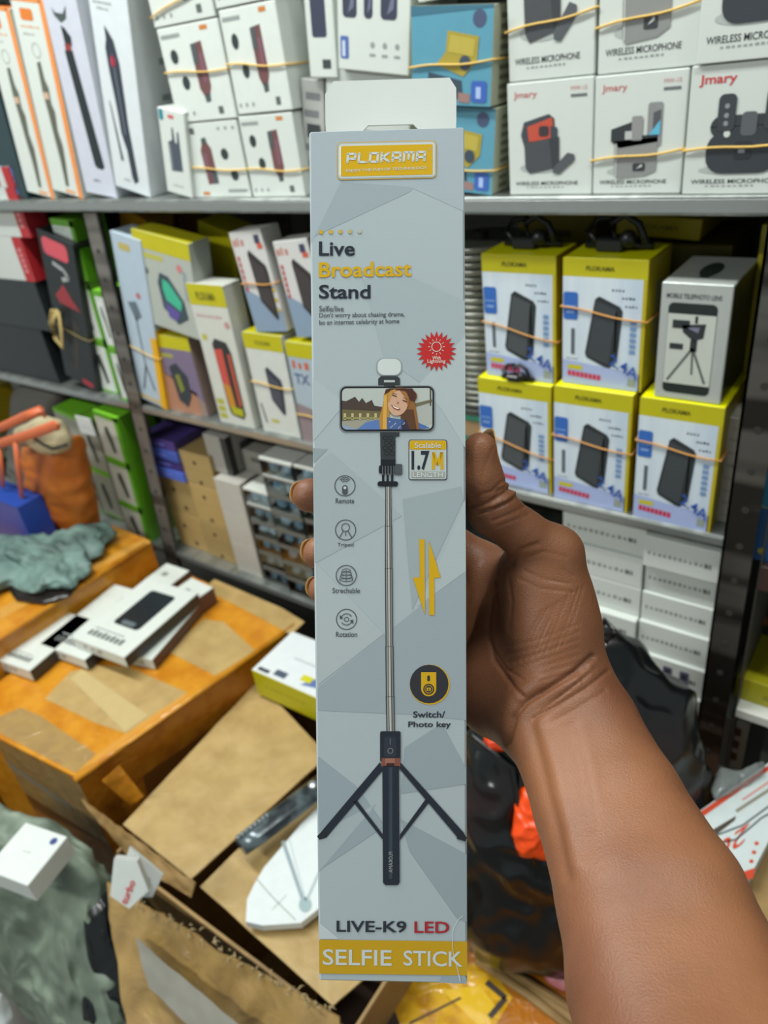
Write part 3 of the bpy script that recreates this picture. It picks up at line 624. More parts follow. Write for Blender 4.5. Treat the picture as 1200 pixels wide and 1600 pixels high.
for i in range(9): CR.append(([(806+i*9, 1035-i*3), (826+i*9, 992-i*4), (848+i*8, 955-i*5)], 2.3, -.00042 if i % 2 else -.00028))
for i in range(7): CR.append(([(790+i*2, 1010+i*13), (840, 1000+i*11), (905, 975+i*12)], 2.0, -.00022))
for i in range(6): CR.append(([(848+i*12, 1108-i*9), (880+i*10, 1085-i*8)], 2.2, -.0003))
dsp = np.zeros(len(V)); fac = NR[:, 2] < 0.25
P2 = np.stack([U_, W_], 1)
for ln, hw, am in CR:
    best = np.full(len(V), 1e9)
    for a, b_ in zip(ln[:-1], ln[1:]):
        a = np.array(a, float); b_ = np.array(b_, float); ab = b_-a; t = np.clip(((P2-a) @ ab)/ab.dot(ab), 0, 1); best = np.minimum(best, np.linalg.norm(P2-a-t[:, None]*ab, axis=1))
    dsp += np.where(fac, am*np.exp(-(best/hw)**2), 0)
V = V+NR*dsp[:, None]
Wd = c2w(V); 
for i, v in enumerate(me.vertices): v.co = Wd[i]
me.polygons.foreach_set('use_smooth', [True]*len(me.polygons)); me.update()
# skin
sk = bpy.data.materials.new('skin'); sk.use_nodes = True; nt = sk.node_tree; b = nt.nodes['Principled BSDF']
tc = nt.nodes.new('ShaderNodeTexCoord'); n1 = nt.nodes.new('ShaderNodeTexNoise'); n1.inputs['Scale'].default_value = 14; n1.inputs['Detail'].default_value = 4; nt.links.new(tc.outputs['Object'], n1.inputs['Vector'])
mx = nt.nodes.new('ShaderNodeValToRGB'); mx.color_ramp.elements[0].color = rgb('#6f442d'); mx.color_ramp.elements[1].color = rgb('#8a5b3c'); mx.color_ramp.elements[0].position = 0.35; mx.color_ramp.elements[1].position = 0.65
nt.links.new(n1.outputs['Fac'], mx.inputs[0]); nt.links.new(mx.outputs[0], b.inputs['Base Color']); b.inputs['Roughness'].default_value = 0.48; b.inputs['Specular IOR Level'].default_value = 0.42
b.inputs['Subsurface Weight'].default_value = 0.12; b.inputs['Subsurface Radius'].default_value = (1.0, 0.35, 0.2); b.inputs['Subsurface Scale'].default_value = 0.004
vo = nt.nodes.new('ShaderNodeTexVoronoi'); vo.inputs['Scale'].default_value = 1300; nt.links.new(tc.outputs['Object'], vo.inputs['Vector']); n2 = nt.nodes.new('ShaderNodeTexNoise'); n2.inputs['Scale'].default_value = 800; n2.inputs['Detail'].default_value = 3; nt.links.new(tc.outputs['Object'], n2.inputs['Vector'])
ad = nt.nodes.new('ShaderNodeMath'); ad.operation = 'ADD'; nt.links.new(vo.outputs['Distance'], ad.inputs[0]); nt.links.new(n2.outputs['Fac'], ad.inputs[1])
bp = nt.nodes.new('ShaderNodeBump'); bp.inputs['Strength'].default_value = 0.30; bp.inputs['Distance'].default_value = 0.0004; nt.links.new(ad.outputs[0], bp.inputs['Height']); nt.links.new(bp.outputs['Normal'], b.inputs['Normal'])
me.materials.append(sk)
hand = bpy.data.objects.new('person', me); COL.objects.link(hand)
tag(hand, 'right hand and bare forearm of a person gripping the tall carton, palm side showing', 'person'); recenter(hand, c2w(cp(877, 1110, .372)))
def nail(c, n, up, ra, rb, col='#c39a63'):
    """slightly domed finger nail: c centre, n outward, up along the finger (camera frame)"""
    n = nz(n); up = np.array(up, float); up = nz(up-up.dot(n)*n); sd = np.cross(up, n); Vn = []; Fn = []; R_, K = 6, 20
    for side in (0, 1):
        for j in range(R_+1):
            for k in range(K):
                a = 2*math.pi*k/K; rr = j/R_; x, y = rr*math.cos(a), rr*math.sin(a); s_ = (abs(math.cos(a))**3+abs(math.sin(a))**3)**(-1/3)
                x *= s_*0.98; y *= s_*0.98; z = -0.0022*(x*x)-0.0006*y*y-(0.0006 if side else 0); Vn.append(np.array(c)+sd*x*ra+up*y*rb+n*z)
    m_ = (R_+1)*K
    for sdd in (0, 1):
        for j in range(R_):
            for k in range(K): q_ = (sdd*m_+j*K+k, sdd*m_+(j+1)*K+k, sdd*m_+(j+1)*K+(k+1) % K, sdd*m_+j*K+(k+1) % K); Fn.append(q_ if sdd == 0 else q_[::-1])
    for k in range(K): Fn.append((R_*K+k, m_+R_*K+k, m_+R_*K+(k+1) % K, R_*K+(k+1) % K))
    mb = MB(); mb.grid([c2w(v) for v in Vn], Fn, M(col, 0.3, vary=0.03)); o = mb.build('finger_nail', parent=hand); o.location = -Vector(hand.location); o['label'] = 'long pale nail'; return o
nail(cp(768, 708, .3585)+np.array([.0012, 0, 0]), (.93, -.12, .33), (-.16, -1, -.1), .0078, .0120)
for (u, v, d, r_) in ((484, 774, .418, .0098), (500, 864, .420, .0096), (505, 921, .421, .0086), (556, 986, .424, .0078)):
    n_ = nz((-.50, -.10, .85)); nail(cp(u, v, d)+n_*r_*0.90+np.array([-.0005, -.0005, 0]), n_, (-1, -.08, -.5), r_*0.74, r_*0.85, '#b98c4e')
# ================================================================== goods on the top shelf
WHT = M('#ccd2cc', 0.4, vary=0.01); WH2 = M('#bfc5c0', 0.4, vary=0.01); INK = M('#3c4244', 0.45); TXG = M('#8f9693', 0.5); ORG = M('#d9893a', 0.45)
def smalltext(f, x0, x1, y, n, h=0.02, col=TXG, gap=0.25, seed=0):
    """a row of small printed marks"""
    r = random.Random(seed+int(x0*100)+int(y*1000)); x = x0; st = (x1-x0)/n
    for i in range(n): f.rect(x0+i*st, y, x0+i*st+st*(1-gap)*r.uniform(0.6, 1), y+h*r.uniform(0.7, 1), col, 1)
# dark box at the far left
def a0(f): f.rect(0, .02, .85, .17, M('#1f86c9'), 1); f.rect(0, .19, .45, .24, M('#1d64b0'), 1); f.poly([(.1, .3), (.5, .3), (.35, .92), (.0, .92)], M('#26363a'), 1); f.poly([(.3, .5), (.62, .52), (.5, .72), (.2, .66)], M('#2f9a48'), 2); f.line([(.2, .25), (.9, .95)], .03, M('#5c6f74'), 1)
C('device_box', 'dark green box with a bright blue foot, farthest left on the top shelf', 'box', (-32, 309), (44, 309), (-120, 30), .815, .09, M('#2a3e42', .35), z=Z1, front=a0)
def tall_orange(f):
    f.rect(.86, 0, 1, 1, M('#e08a45'), 1); f.rect(.0, .985, .9, 1, M('#e08a45'), 1); f.rrect(.22, .9, .6, .955, .04, M('#d2762f'), 1); smalltext(f, .15, .75, .865, 7, .012, M('#d9a074')); smalltext(f, .2, .55, .83, 5, .012)
    G = M('#5d5f52', .5); P = [(.42, .70), (.53, .71), (.55, .62), (.62, .58), (.6, .5), (.66, .46), (.62, .36), (.68, .28), (.66, .2), (.6, .05), (.5, .05), (.5, .2), (.47, .3), (.44, .45), (.4, .55)]
    f.ring(.48, .76, .12, .02, M('#9ea39a'), 1); f.poly(P, G, 2); f.rect(.42, .52, .58, .555, M('#c7a78d'), 3); f.rect(.46, .01, .78, .03, M('#d9a074'), 1)
C('tripod_box', 'slim white and orange tripod box next to the dark box at far left', 'box', (46, 309), (86, 308), (-28, 24), .815, .075, WHT, z=Z1, front=tall_orange, mats={'+z': M('#d2762f')})
C('tripod_box', 'slim white and orange tripod box, right one of the orange edged pair', 'box', (87, 309), (131, 308), (20, 13), .815, .075, WHT, z=Z1, front=tall_orange, mats={'+z': M('#d2762f')})
def tall_black(f):
    f.rect(0, 0, 1, 1, M('#c3c6d2', .35), 1); B = M('#262d2f', .35); f.disc(.28, .985, .16, M('#b23a40'), 2, .018); f.poly([(.22, .9), (.30, .875), (.52, .87), (.66, .905), (.6, .85), (.42, .83), (.26, .86)], M('#47524f'), 2)
    f.poly([(.38, .82), (.48, .81), (.62, .77), (.6, .73), (.4, .74)], B, 2); f.rect(.38, .71, .56, .74, M('#8f3a38'), 3); f.poly([(.34, .71), (.58, .71), (.80, .155), (.72, .14), (.56, .145), (.50, .16)], B, 2); smalltext(f, .35, .6, .07, 4, .012)
C('tripod_box', 'tall white box with a black tripod print and red collar beside the orange edged boxes', 'box', (138, 309), (184, 309), (64, -14), .815, .06, M('#cdd2da', .35), z=Z1, front=tall_black)
def tall_black2(f):
    f.rrect(.2, .93, .42, .965, .03, M('#c43d52'), 1); smalltext(f, .12, .6, .89, 8, .012); smalltext(f, .2, .5, .865, 5, .012); B = M('#343a45', .35)
    f.poly([(.33, .80), (.40, .78), (.52, .74), (.60, .64), (.62, .45), (.62, .36), (.72, .07), (.60, .05), (.55, .08), (.5, .22), (.40, .30), (.38, .4), (.3, .6), (.28, .7), (.33, .74)], B, 2); f.line([(.44, .68), (.52, .3)], .03, M('#6d7480'), 3); f.disc(.44, .645, .055, M('#c8445c'), 3, .028); f.poly([(.18, .45), (.2, .45), (.36, .16), (.30, .155)], B, 2); smalltext(f, .3, .5, .05, 3, .014)
C('tripod_box', 'tall white box with a dark folded tripod print leaning on the middle stack', 'box', (186, 309), (238, 308), (139, -14), .815, .10, M('#cfd5d8', .35), z=Z1, front=tall_black2, right=lambda f: [f.rect(.45, .30+.17*i, .6, .33+.17*i, TXG, 1) for i in range(3)])
# small microphone box in front of the stack
def a6(f): f.rrect(.05, .86, .2, .99, .06, M('#19808f'), 1); f.rrect(.38, .90, .6, .94, .03, M('#c25555'), 1); f.poly([(.3, .28), (.28, .62), (.45, .66), (.46, .8), (.52, .8), (.55, .64), (.62, .62), (.66, .76), (.72, .76), (.74, .3)], M('#4b525c'), 1); f.line([(.36, .3), (.34, .6)], .05, M('#7d8790'), 2); smalltext(f, .3, .7, .1, 5, .02)
C('microphone_box', 'small white box with a grey receiver print in front of the left stack', 'box', (264, 308), (302, 308), (248, 180), .808, .05, WHT, z=Z1, front=a6)
# lavalier microphone boxes: two columns
def lav(flip=False):
    def fn(f):
        A = (lambda x, y: (1-x, 1-y)) if flip else (lambda x, y: (x, y))
        R = lambda x0, y0, x1, y1, c, l=1: f.rect(min(A(x0, 0)[0], A(x1, 0)[0]), min(A(0, y0)[1], A(0, y1)[1]), max(A(x0, 0)[0], A(x1, 0)[0]), max(A(0, y0)[1], A(0, y1)[1]), c, l)
        Pp = lambda P, c, l=1: f.poly([A(*p) for p in P], c, l)
        R(.04, .89, .36, .93, TXG); R(.70, .92, .82, .965, M('#c57a3a')); 
        Pp([(.5, .80), (.68, .82), (.70, .36), (.66, .28), (.56, .26), (.51, .34)], M('#6e4a4a'), 1); Pp([(.5, .80), (.59, .81), (.58, .6), (.5, .6)], M('#4f5557'), 2); Pp([(.6, .7), (.67, .7), (.67, .4), (.6, .4)], M('#7e5560'), 2); Pp([(.56, .27), (.66, .28), (.65, .2), (.57, .19)], M('#4a5553'), 1)
        for (x, y) in ((.2, .70), (.30, .42)): x, y = A(x, y); f.disc(x, y, .062, M('#2f3a39'), 1, .075)
        for i in range(3): R(.06+.12*i, .07, .10+.12*i, .11, TXG)
        R(.74, .06, .82, .14, M('#5a605e'))
    return fn
GL = 'lavalier microphone boxes in two columns'
rows = [[(303, 308), (391, 308), (289, 207), True], [(289, 205), (379, 205), (272, 84), False], [(274, 76), (360, 76), (262, -40), False]]
lavL = []
zc = Z1+0.0005
zt = [Z1, Z1+.1005, Z1+.216]; hh = [.100, .115, .118]
lx = [(onY(303, 308, .812)[0], onY(393, 308, .812)[0]), (onY(395, 308, .812)[0], onY(478, 308, .812)[0])]
names = [['white microphone box printed upside down, bottom of the left column', 'white microphone box in the middle of the left column', 'white microphone box at the top of the left column, cut by the frame'],
         ['white microphone box at the bottom of the right column beside the held carton', 'white microphone box in the middle of the right column', 'white microphone box at the top of the right column, cut by the frame']]
for c_ in range(2):
    for r_ in range(3):
        x0, x1 = lx[c_]; x0 += .001; x1 -= .001; dx = (-.006, .004, -.003)[r_]; hz = hh[r_]*(1.0 if c_ == 0 else 1.03); zz = zt[r_]+(0 if c_ == 0 else (.0, .0035, .007)[r_])
        lavL.append(carton('microphone_box', names[c_][r_], 'box', x1-x0, .06, hz-.0015, Matrix.Translation(((x0+x1)/2+dx*.3, .812+abs(dx)*.4, zz)), WHT if r_ != 1 else M('#d2d8d2', .4), front=lav(c_ == 0 and r_ == 0), group=None))
band('rubber band round the upside down microphone box', lavL[0], .42, .36)
band('rubber band round the middle microphone box of the left column', lavL[1], .55, .5)
band('rubber band round the middle microphone box of the right column', lavL[4], .5, .42)
band('rubber band round the bottom microphone box of the right column', lavL[3], .36, .32)
band('slanting rubber band round the top microphone box of the left column', lavL[2], .1, .32)
band('rubber band round the top microphone box of the right column', lavL[5], .3, .31)
# greyish boxes between the stack and the held carton
def spl(f):
    for i in range(6): f.rect(.1+.1*(i % 2), .08+.15*i, .75+.1*(i % 2), .14+.15*i, M('#77787a'), 1)
    f.rect(.2, .5, .8, .62, M('#3c3f42'), 2)
C('accessory_box', 'grey and white patterned box on the top shelf just left of the held carton', 'box', (480, 308), (512, 308), (472, 130), .83, .08, M('#a9aaa6', .4), z=Z1, front=spl)
zb_ = onY(480, 130, .83)[2]
C('accessory_box', 'narrow white box with a dark upright window, above the patterned box', 'box', (486, 128), (528, 122), (470, -60), .822, .08, WHT, z=zb_+.002, front=lambda f: (f.rrect(.2, .35, .72, .8, .08, M('#3b3f52'), 1), f.rect(.5, .08, .8, .16, INK, 1)))
def mics(f):
    D = M('#3d4152', .35)
    for (x, w_) in ((.18, .2), (.44, .12), (.72, .22)): f.rrect(x-w_/2, .46, x+w_/2, .95, .05, D, 1); f.poly([(x-w_*.1, .5), (x+w_*.3, .55), (x+w_*.4, .8)], M('#6c7187'), 2)
    f.rrect(.04, .1, .16, .3, .02, M('#4f6aa8'), 1); f.rect(.07, .12, .11, .26, M('#c9d4e4'), 2)
    for i in range(3): f.disc(.5+.17*i, .24, .03, TXG, 1); f.rect(.46+.17*i, .14, .54+.17*i, .165, TXG, 1)
def grayfront(f): f.rect(.1, .2, .9, .5, M('#85888a'), 1)
C('accessory_box', 'white box on the top shelf mostly hidden behind the held carton', 'box', (516, 308), (640, 308), (514, 134), .825, .1, WH2, z=Z1, front=grayfront)
C('microphone_box', 'wide white box with three dark microphones above the held carton', 'box', (532, 132), (641, 130), (528, -50), .815, .1, WHT, z=onY(514, 134, .825)[2]+.001, front=mics)
# blue boxes with a yellow case
def blue(f):
    f.rect(.0, .0, 1, 1, M('#5a98ae', .4), 1); f.poly([(0, .9), (1, .97), (1, 1), (0, 1)], M('#3d6f84'), 2); f.disc(.84, .87, .08, M('#4a5674'), 2)
    f.poly([(.46, .76), (.84, .7), (.82, .46), (.66, .3), (.32, .42), (.44, .55)], M('#a8973a'), 3); f.poly([(.5, .72), (.8, .67), (.78, .5), (.47, .55)], M('#b9a848'), 4); f.disc(.68, .44, .07, M('#3d4a5a'), 5)
    f.poly([(.22, .34), (.64, .26), (.66, .08), (.3, .02), (.2, .12)], M('#3b4a58'), 2); f.rrect(.76, .04, .95, .26, .03, M('#3d63b4'), 3); f.rect(.82, .08, .88, .2, M('#a8bfe6'), 4); f.poly([(.6, .04), (.74, .03), (.75, .12), (.6, .14)], M('#9a7a74'), 3)
def bside(f):
    for i in range(9): f.rect(.3, .06+.1*i, .7, .11+.1*i, M('#7f7d68'), 1)
zm = onY(745, 168, .812)[2]
b1 = C('earphone_box', 'lower blue box with a yellow case print, right of the held carton', 'box', (660, 307), (770, 304), (660, 168), .812, .05, M('#b9bda4', .4), z=Z1, h=zm-Z1-.002, front=blue, right=bside)
b2 = C('earphone_box', 'upper blue box with an open yellow case print, right of the flap', 'box', (645, 168), (767, 165), (643, 27), .806, .055, M('#b9bda4', .4), z=zm, front=blue, right=bside)
band('rubber band round the upper blue box', b2, .38, .47); band('rubber band round the lower blue box', b1, .26, .29)
C('accessory_box', 'plain white box on top of the blue boxes, cut by the frame', 'box', (655, 24), (790, 2), (655, -60), .81, .08, WHT, lean=0, z=onY(643, 27, .806)[2]+.012, front=lambda f: f.rect(.3, .1, .6, .2, M('#8aa0b8'), 1))
# wireless microphone boxes with the red name
RDJ = M('#c23a3e', .4); D1 = M('#43474d', .35); D2 = M('#6f6e6c', .35)
def jm(kind, namecol=RDJ, faded=False):
    def fn(f):
        if faded: f.tx('Jmary', .08, .855, .36, .925, M('#c0605f'), 1, .01)
        else: f.tx('Jmary', .08, .84, .42, .93, namecol, 1, .02)
        if kind != 'c': f.tx('MW-15', .75, .90, .93, .935, M('#c58080'), 1); f.rect(.75, .845, .93, .87, M('#6b6f70'), 1)
        f.tx('WIRELESS MICROPHONE', .08, .09, .84 if kind != 'c' else .92, .125, M('#3a3f42'), 1, .01); smalltext(f, .22, .7, .065, 9, .012)
        if kind == 'a':
            f.disc(.4, .25, .26, M('#a9b0ac'), 1, .05); f.poly([(.16, .55), (.2, .66), (.5, .72), (.56, .68), (.58, .5), (.2, .44)], D1, 2); f.poly([(.24, .62), (.54, .69), (.56, .52), (.26, .48)], M('#bf4f3c'), 3); f.rrect(.38, .53, .5, .62, .03, M('#3f3438'), 4)
            f.poly([(.2, .48), (.62, .52), (.62, .3), (.54, .24), (.26, .2), (.21, .25)], M('#4a4d51', .35), 3); f.poly([(.5, .5), (.62, .52), (.62, .3), (.54, .25)], M('#3a3d41'), 4); f.poly([(.52, .62), (.6, .6), (.6, .52), (.52, .5)], D1, 4)
            f.poly([(.54, .24), (.72, .38), (.8, .36), (.8, .31), (.62, .19), (.55, .2)], M('#53575b'), 4)
        if kind == 'b':
            f.disc(.4, .2, .24, M('#adb4b0'), 1, .04); f.rrect(.6, .4, .76, .76, .03, M('#8b8c8c'), 2); f.poly([(.66, .5), (.74, .56), (.74, .7), (.66, .68)], M('#55565a'), 3); f.poly([(.62, .5), (.74, .5), (.74, .62)], M('#5fb2cf'), 4)
            f.poly([(.2, .56), (.5, .63), (.52, .5), (.72, .5), (.72, .44), (.3, .4), (.2, .46)], M('#33373b'), 3); f.rrect(.43, .46, .55, .66, .02, M('#8f8f8d'), 4); f.rect(.36, .47, .44, .54, M('#b8bab8'), 5)
            f.poly([(.24, .46), (.72, .48), (.72, .2), (.6, .16), (.28, .14), (.25, .18)], M('#8c8d8b', .35), 3); f.line([(.26, .44), (.27, .16)], .02, M('#b6b8b5'), 4); f.rrect(.46, .2, .6, .27, .02, M('#3a3c40'), 4); f.poly([(.5, .22), (.57, .24), (.56, .26)], WHT, 5)
        if kind == 'c':
            f.disc(.5, .2, .36, M('#adb4b0'), 1, .04); f.rrect(.22, .45, .84, .62, .1, M('#383c40'), 2); f.rrect(.28, .5, .44, .78, .05, M('#3f4347', .3), 4); f.rrect(.70, .5, .88, .8, .05, M('#3f4347', .3), 4)
            for x in (.36, .79):
                for y in (.56, .62, .69): f.disc(x, y, .022, M('#8b9096'), 5)
            f.rrect(.5, .46, .64, .64, .04, M('#5c6064', .3), 4); f.rrect(.20, .17, .86, .5, .16, M('#3a3f44', .3), 3); f.rrect(.46, .28, .62, .42, .03, M('#2c3035'), 4); f.rect(.5, .33, .56, .36, M('#8b9096'), 5); f.disc(.38, .48, .03, WHT, 4)
    return fn
zj = onY(860, 127, .812)[2]
J = [((797, 306), (924, 306), (797, 131), 'a', 'white wireless microphone box with a red lined dark case, lower row', True), ((926, 306), (1062, 306), (928, 120), 'b', 'white wireless microphone box with a grey open case, lower row', True), ((1065, 306), (1232, 306), (1082, 104), 'c', 'white wireless microphone box with two upright receivers, at the right edge of the lower row', False)]
JB = []
for bl_, br_, tl_, kd, lb, fd in J:
    JB.append(C('wireless_microphone_box', lb, 'box', bl_, br_, tl_, .812 if kd != 'c' else .806, .07, WHT, z=Z1, front=jm(kd, faded=fd)))
tops = [o.location.z+max(v.co.z for v in o.data.vertices) for o in JB]
for (bl_, br_, tl_, kd, lb), zt_ in zip([((795, 128), (929, 122), (790, -90), 'a', 'white wireless microphone box with a red lined case, upper row, cut by the frame'), ((933, 117), (1089, 112), (940, -95), 'b', 'white wireless microphone box with a grey open case, upper row, cut by the frame'), ((1092, 104), (1262, 98), (1110, -120), 'c', 'shrink wrapped microphone box at the top right corner')], tops):
    p0, p1 = onY(*bl_, .814), onY(*br_, .814)
    JB.append(carton('wireless_microphone_box', lb, 'box', p1[0]-p0[0]-.001, .07, .165, Matrix.Translation(((p0[0]+p1[0])/2, .814 if kd != 'c' else .803, zt_+.001)), WHT, front=jm(kd)))
band('rubber band round the grey case box of the lower row', JB[1], .30, .37); band('rubber band round the two receiver box', JB[2], .36, .40)
band('rubber band round the red lined box of the upper row', JB[3], .27, .33); band('rubber band round the grey case box of the upper row', JB[4], .235, .30)
# ================================================================== middle shelf, left bay
BKB = M('#1f2426', .35); REDB = M('#a8262c', .4); GRN = M('#5a9a1c', .4); LIM = M('#6fb528', .4)
def redw(f): f.rect(.945, 0, 1, 1, REDB, 1); f.rrect(.05, .58, .78, .72, .02, M('#5d6668'), 1); f.poly([(0, .4), (.2, .34), (.4, .12), (.5, .14), (.3, .36), (.1, .46)], M('#5a5f5e'), 1); [f.rect(.962, .2+.12*i, .978, .28+.12*i, M('#c98a88'), 2) for i in range(5)]
def stripy(f):
    for i in range(5): f.rect(.60+.07*i, .1, .63+.07*i, .8, REDB, 1)
    f.rect(.95, 0, 1, 1, REDB, 1)
def tz(o): return o.location.z+max(v.co.z for v in o.data.vertices)
YL = .812
def stack(specs, Y, name, cat, z0):
    z = z0; out = []
    for (u0, u1, v0, v1, d, col, fr, lb, kw) in specs:
        p0, p1, pt = onY(u0, v0, Y), onY(u1, v0, Y), onY(u0, v1, Y); h = pt[2]-p0[2]
        o = carton(name, lb, cat, p1[0]-p0[0], d, h, Matrix.Translation(((p0[0]+p1[0])/2, Y, z+.0004)), col, front=fr, **kw); z += h+.0006; out.append(o)
    return out
def blk(f): f.rect(.3, .55, .7, .62, M('#4a5256'), 1); f.poly([(0, .2), (.35, .3), (.5, .75), (.2, .9), (0, .85)], M('#2c3336'), 1)
def blk2(f): f.poly([(0, .05), (.38, .0), (.30, .35), (.34, .75), (.1, .95), (0, .95)], M('#7e8b94'), 1); f.poly([(.45, .3), (.6, .75), (.52, .2)], M('#5d6a72'), 1)
s_ = stack([(-150, 92, 595, 538, .06, BKB, blk2, 'long black box with a pale picture, lowest of the left shelf pile', {}), (-155, 88, 538, 484, .06, M('#262c2f', .35), blk, 'long black box under the red and white boxes', {}),
            (-130, 70, 480, 428, .045, WH2, redw, 'white box with a red end, lower of the red and white pair', {'right': lambda f: f.rect(0, 0, 1, 1, REDB, 1)}), (-140, 68, 425, 366, .045, WH2, redw, 'white box with a red end, upper of the red and white pair', {'right': lambda f: f.rect(0, 0, 1, 1, REDB, 1)}),
            (-145, 48, 362, 336, .045, WH2, stripy, 'white box with red stripes on top of the left pile', {'right': lambda f: f.rect(0, 0, 1, 1, REDB, 1)})], YL, 'gadget_box', 'box', Z2)
def blktall(f): f.rrect(.1, .86, .8, .97, .1, M('#c8505c'), 1); f.line([(.3, .82), (.6, .80), (.7, .76), (.5, .73)], .08, M('#9aa0a0'), 1); f.poly([(.5, .7), (.7, .62), (.9, .56), (.3, .56), (.2, .6)], M('#8f2f36'), 1); f.poly([(.35, .1), (.5, .1), (.75, .45), (.6, .5)], M('#33302c'), 1); f.rrect(.55, .015, .9, .05, .06, M('#b23a44'), 1)
bt = C('tripod_box', 'tall black box with a red picture beside the green and white boxes', 'box', (112, 612), (160, 626), (66, 380), .812, .06, M('#202526', .35), z=Z2, front=blktall)
band('brown rubber band round the tall black box', bt, .38, .38, '#8a7a45')
def grn(f): f.rect(0, 0, 1, .05, LIM, 1); f.rect(.84, 0, 1, 1, GRN, 1); f.rect(0, .9, 1, 1, GRN, 1); f.poly([(.34, .72), (.48, .74), (.56, .5), (.6, .2), (.46, .18), (.4, .4), (.3, .6)], M('#3f463f'), 1); smalltext(f, .1, .6, .84, 6, .02, M('#7aa860'))
gs = dict(right=lambda f: f.rect(0, 0, 1, 1, GRN, 1), top=lambda f: f.rect(0, 0, 1, 1, M('#7ac52c', .4), 1))
def leanstack(bl0, br0, tl0, n, Y, d, col, fr, labels, kw, z0, name='light_box'):
    a, b_, t = onY(*bl0, Y), onY(*br0, Y), onY(*tl0, Y); up = t-a; L = math.hypot(up[0], up[2]); ang = math.atan2(up[0], up[2])*.75; wd = b_[0]-a[0]; h = L/n; X = np.array([math.cos(ang), 0, -math.sin(ang)]); Zx = np.array([math.sin(ang), 0, math.cos(ang)]); out = []
    for i in range(n):
        o = np.array([a[0], Y, z0])+Zx*(h*i)+X*wd/2; mw = Matrix([[X[0], 0, Zx[0], o[0]], [0, 1, 0, Y], [X[2], 0, Zx[2], o[2]], [0, 0, 0, 1]])
        out.append(carton(name, labels[i], 'box', wd, d, h-.0008, mw, col, front=fr, **kw))
    return out
leanstack((160, 616), (192, 626), (84, 350), 3, .825, .07, WHT, grn, ['green and white box at the bottom of the leaning stack on the middle shelf', 'green and white box in the middle of the leaning stack on the middle shelf', 'green and white box at the top of the leaning stack on the middle shelf'], gs, Z2)
leanstack((192, 624), (208, 630), (146, 452), 2, .806, .06, WHT, grn, ['lower narrow green and white box against the left post', 'upper narrow green and white box against the left post'], gs, Z2)
# looped tags in cream rubber
mb = MB(); p = lambda u, v, y=.800: onY(u, v, y)
for du in (0, 5, 9): mb.tube([p(80+du, 484), p(77+du*.6, 505), p(85+du*.5, 530), p(97+du*.2, 544), p(94+du*.3, 515), p(88+du*.5, 487)], .0026, M('#b8a263', .5), n=6, closed=True, flat=.5)
o = mb.build('rubber_band'); recenter(o); tag(o, 'bundle of wide cream rubber bands hanging at the end of the black boxes', 'rubber band')
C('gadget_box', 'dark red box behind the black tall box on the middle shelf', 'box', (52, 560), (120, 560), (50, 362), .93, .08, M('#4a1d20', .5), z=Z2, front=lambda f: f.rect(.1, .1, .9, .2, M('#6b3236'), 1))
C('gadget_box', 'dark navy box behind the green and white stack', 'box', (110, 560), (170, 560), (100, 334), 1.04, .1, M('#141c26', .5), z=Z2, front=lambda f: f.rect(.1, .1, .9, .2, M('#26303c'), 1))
# ================================================================== middle shelf, middle bay
def stick(f):
    f.rect(.80, .0, 1, .45, M('#d9a30c'), 1); f.rrect(.22, .915, .6, .955, .05, M('#b3a460'), 1); f.poly([(.2, .62), (.5, .64), (.62, .56), (.4, .52)], M('#5f6b76'), 2); f.line([(.4, .55), (.46, .25)], .04, M('#5a646c'), 2); f.disc(.62, .68, .07, M('#b45a5f'), 2)
    f.line([(.46, .25), (.25, .08)], .05, M('#4b5560'), 2); f.line([(.46, .25), (.66, .1)], .05, M('#4b5560'), 2); f.rect(0, .02, .95, .035, M('#d0a83a'), 2)
sb = C('selfie_stick_box', 'slim pale blue selfie stick box with an orange edge against the left post', 'box', (222, 631), (262, 636), (175, 374), .806, .05, M('#a9b9c6', .35), z=Z2, front=stick, right=lambda f: f.rect(0, 0, 1, .5, M('#d9a30c'), 1))
band('rubber band round the slim pale blue box', sb, .34, .33)
YEL = M('#b9b114', .38); YEM = M('#bdb60e', .4)
def ear(f):
    f.rect(0, .83, 1, 1, YEL, 1); f.rect(.08, .74, .5, .79, M('#b2b04a'), 1); f.poly([(.38, .24), (.34, .5), (.4, .62), (.55, .6), (.78, .38), (.82, .2), (.62, .1)], M('#3b4b52'), 2); f.poly([(.42, .46), (.44, .56), (.54, .54), (.74, .36), (.7, .26), (.46, .34)], M('#3fae8c'), 3); f.poly([(.42, .34), (.46, .3), (.68, .24), (.6, .13), (.46, .16)], M('#5b4f93'), 3); f.disc(.78, .72, .05, M('#c07a7a'), 2); f.disc(.16, .6, .04, M('#5d6165'), 2); f.rect(.82, .4, .88, .7, M('#8f979b'), 1)
def watch(f):
    f.rect(0, .84, 1, 1, YEL, 1); f.poly([(0, 0), (.86, 0), (.86, .3), (0, .55)], M('#a8785f'), 1); f.poly([(0, .55), (1, .2), (1, .84), (0, .84)], M('#766a84'), 1); f.poly([(.32, .6), (.52, .66), (.74, .5), (.72, .25), (.55, .08), (.36, .16)], M('#2f3a42'), 3); f.poly([(.42, .5), (.54, .52), (.58, .32), (.46, .26)], M('#7b8038'), 4); f.rect(.1, .72, .5, .77, M('#9a9a4a'), 2)
zw = onY(250, 523, .812)[2]
w1 = C('smart_watch_box', 'yellow topped box with a dark watch print, below the teal earphone box', 'box', (266, 640), (326, 654), (246, 522), .812, .07, M('#8f7c74', .4), z=Z2, h=zw-Z2, lean=0, front=watch, mats={'+z': YEM})
w1s = onY(233, 522, .812)
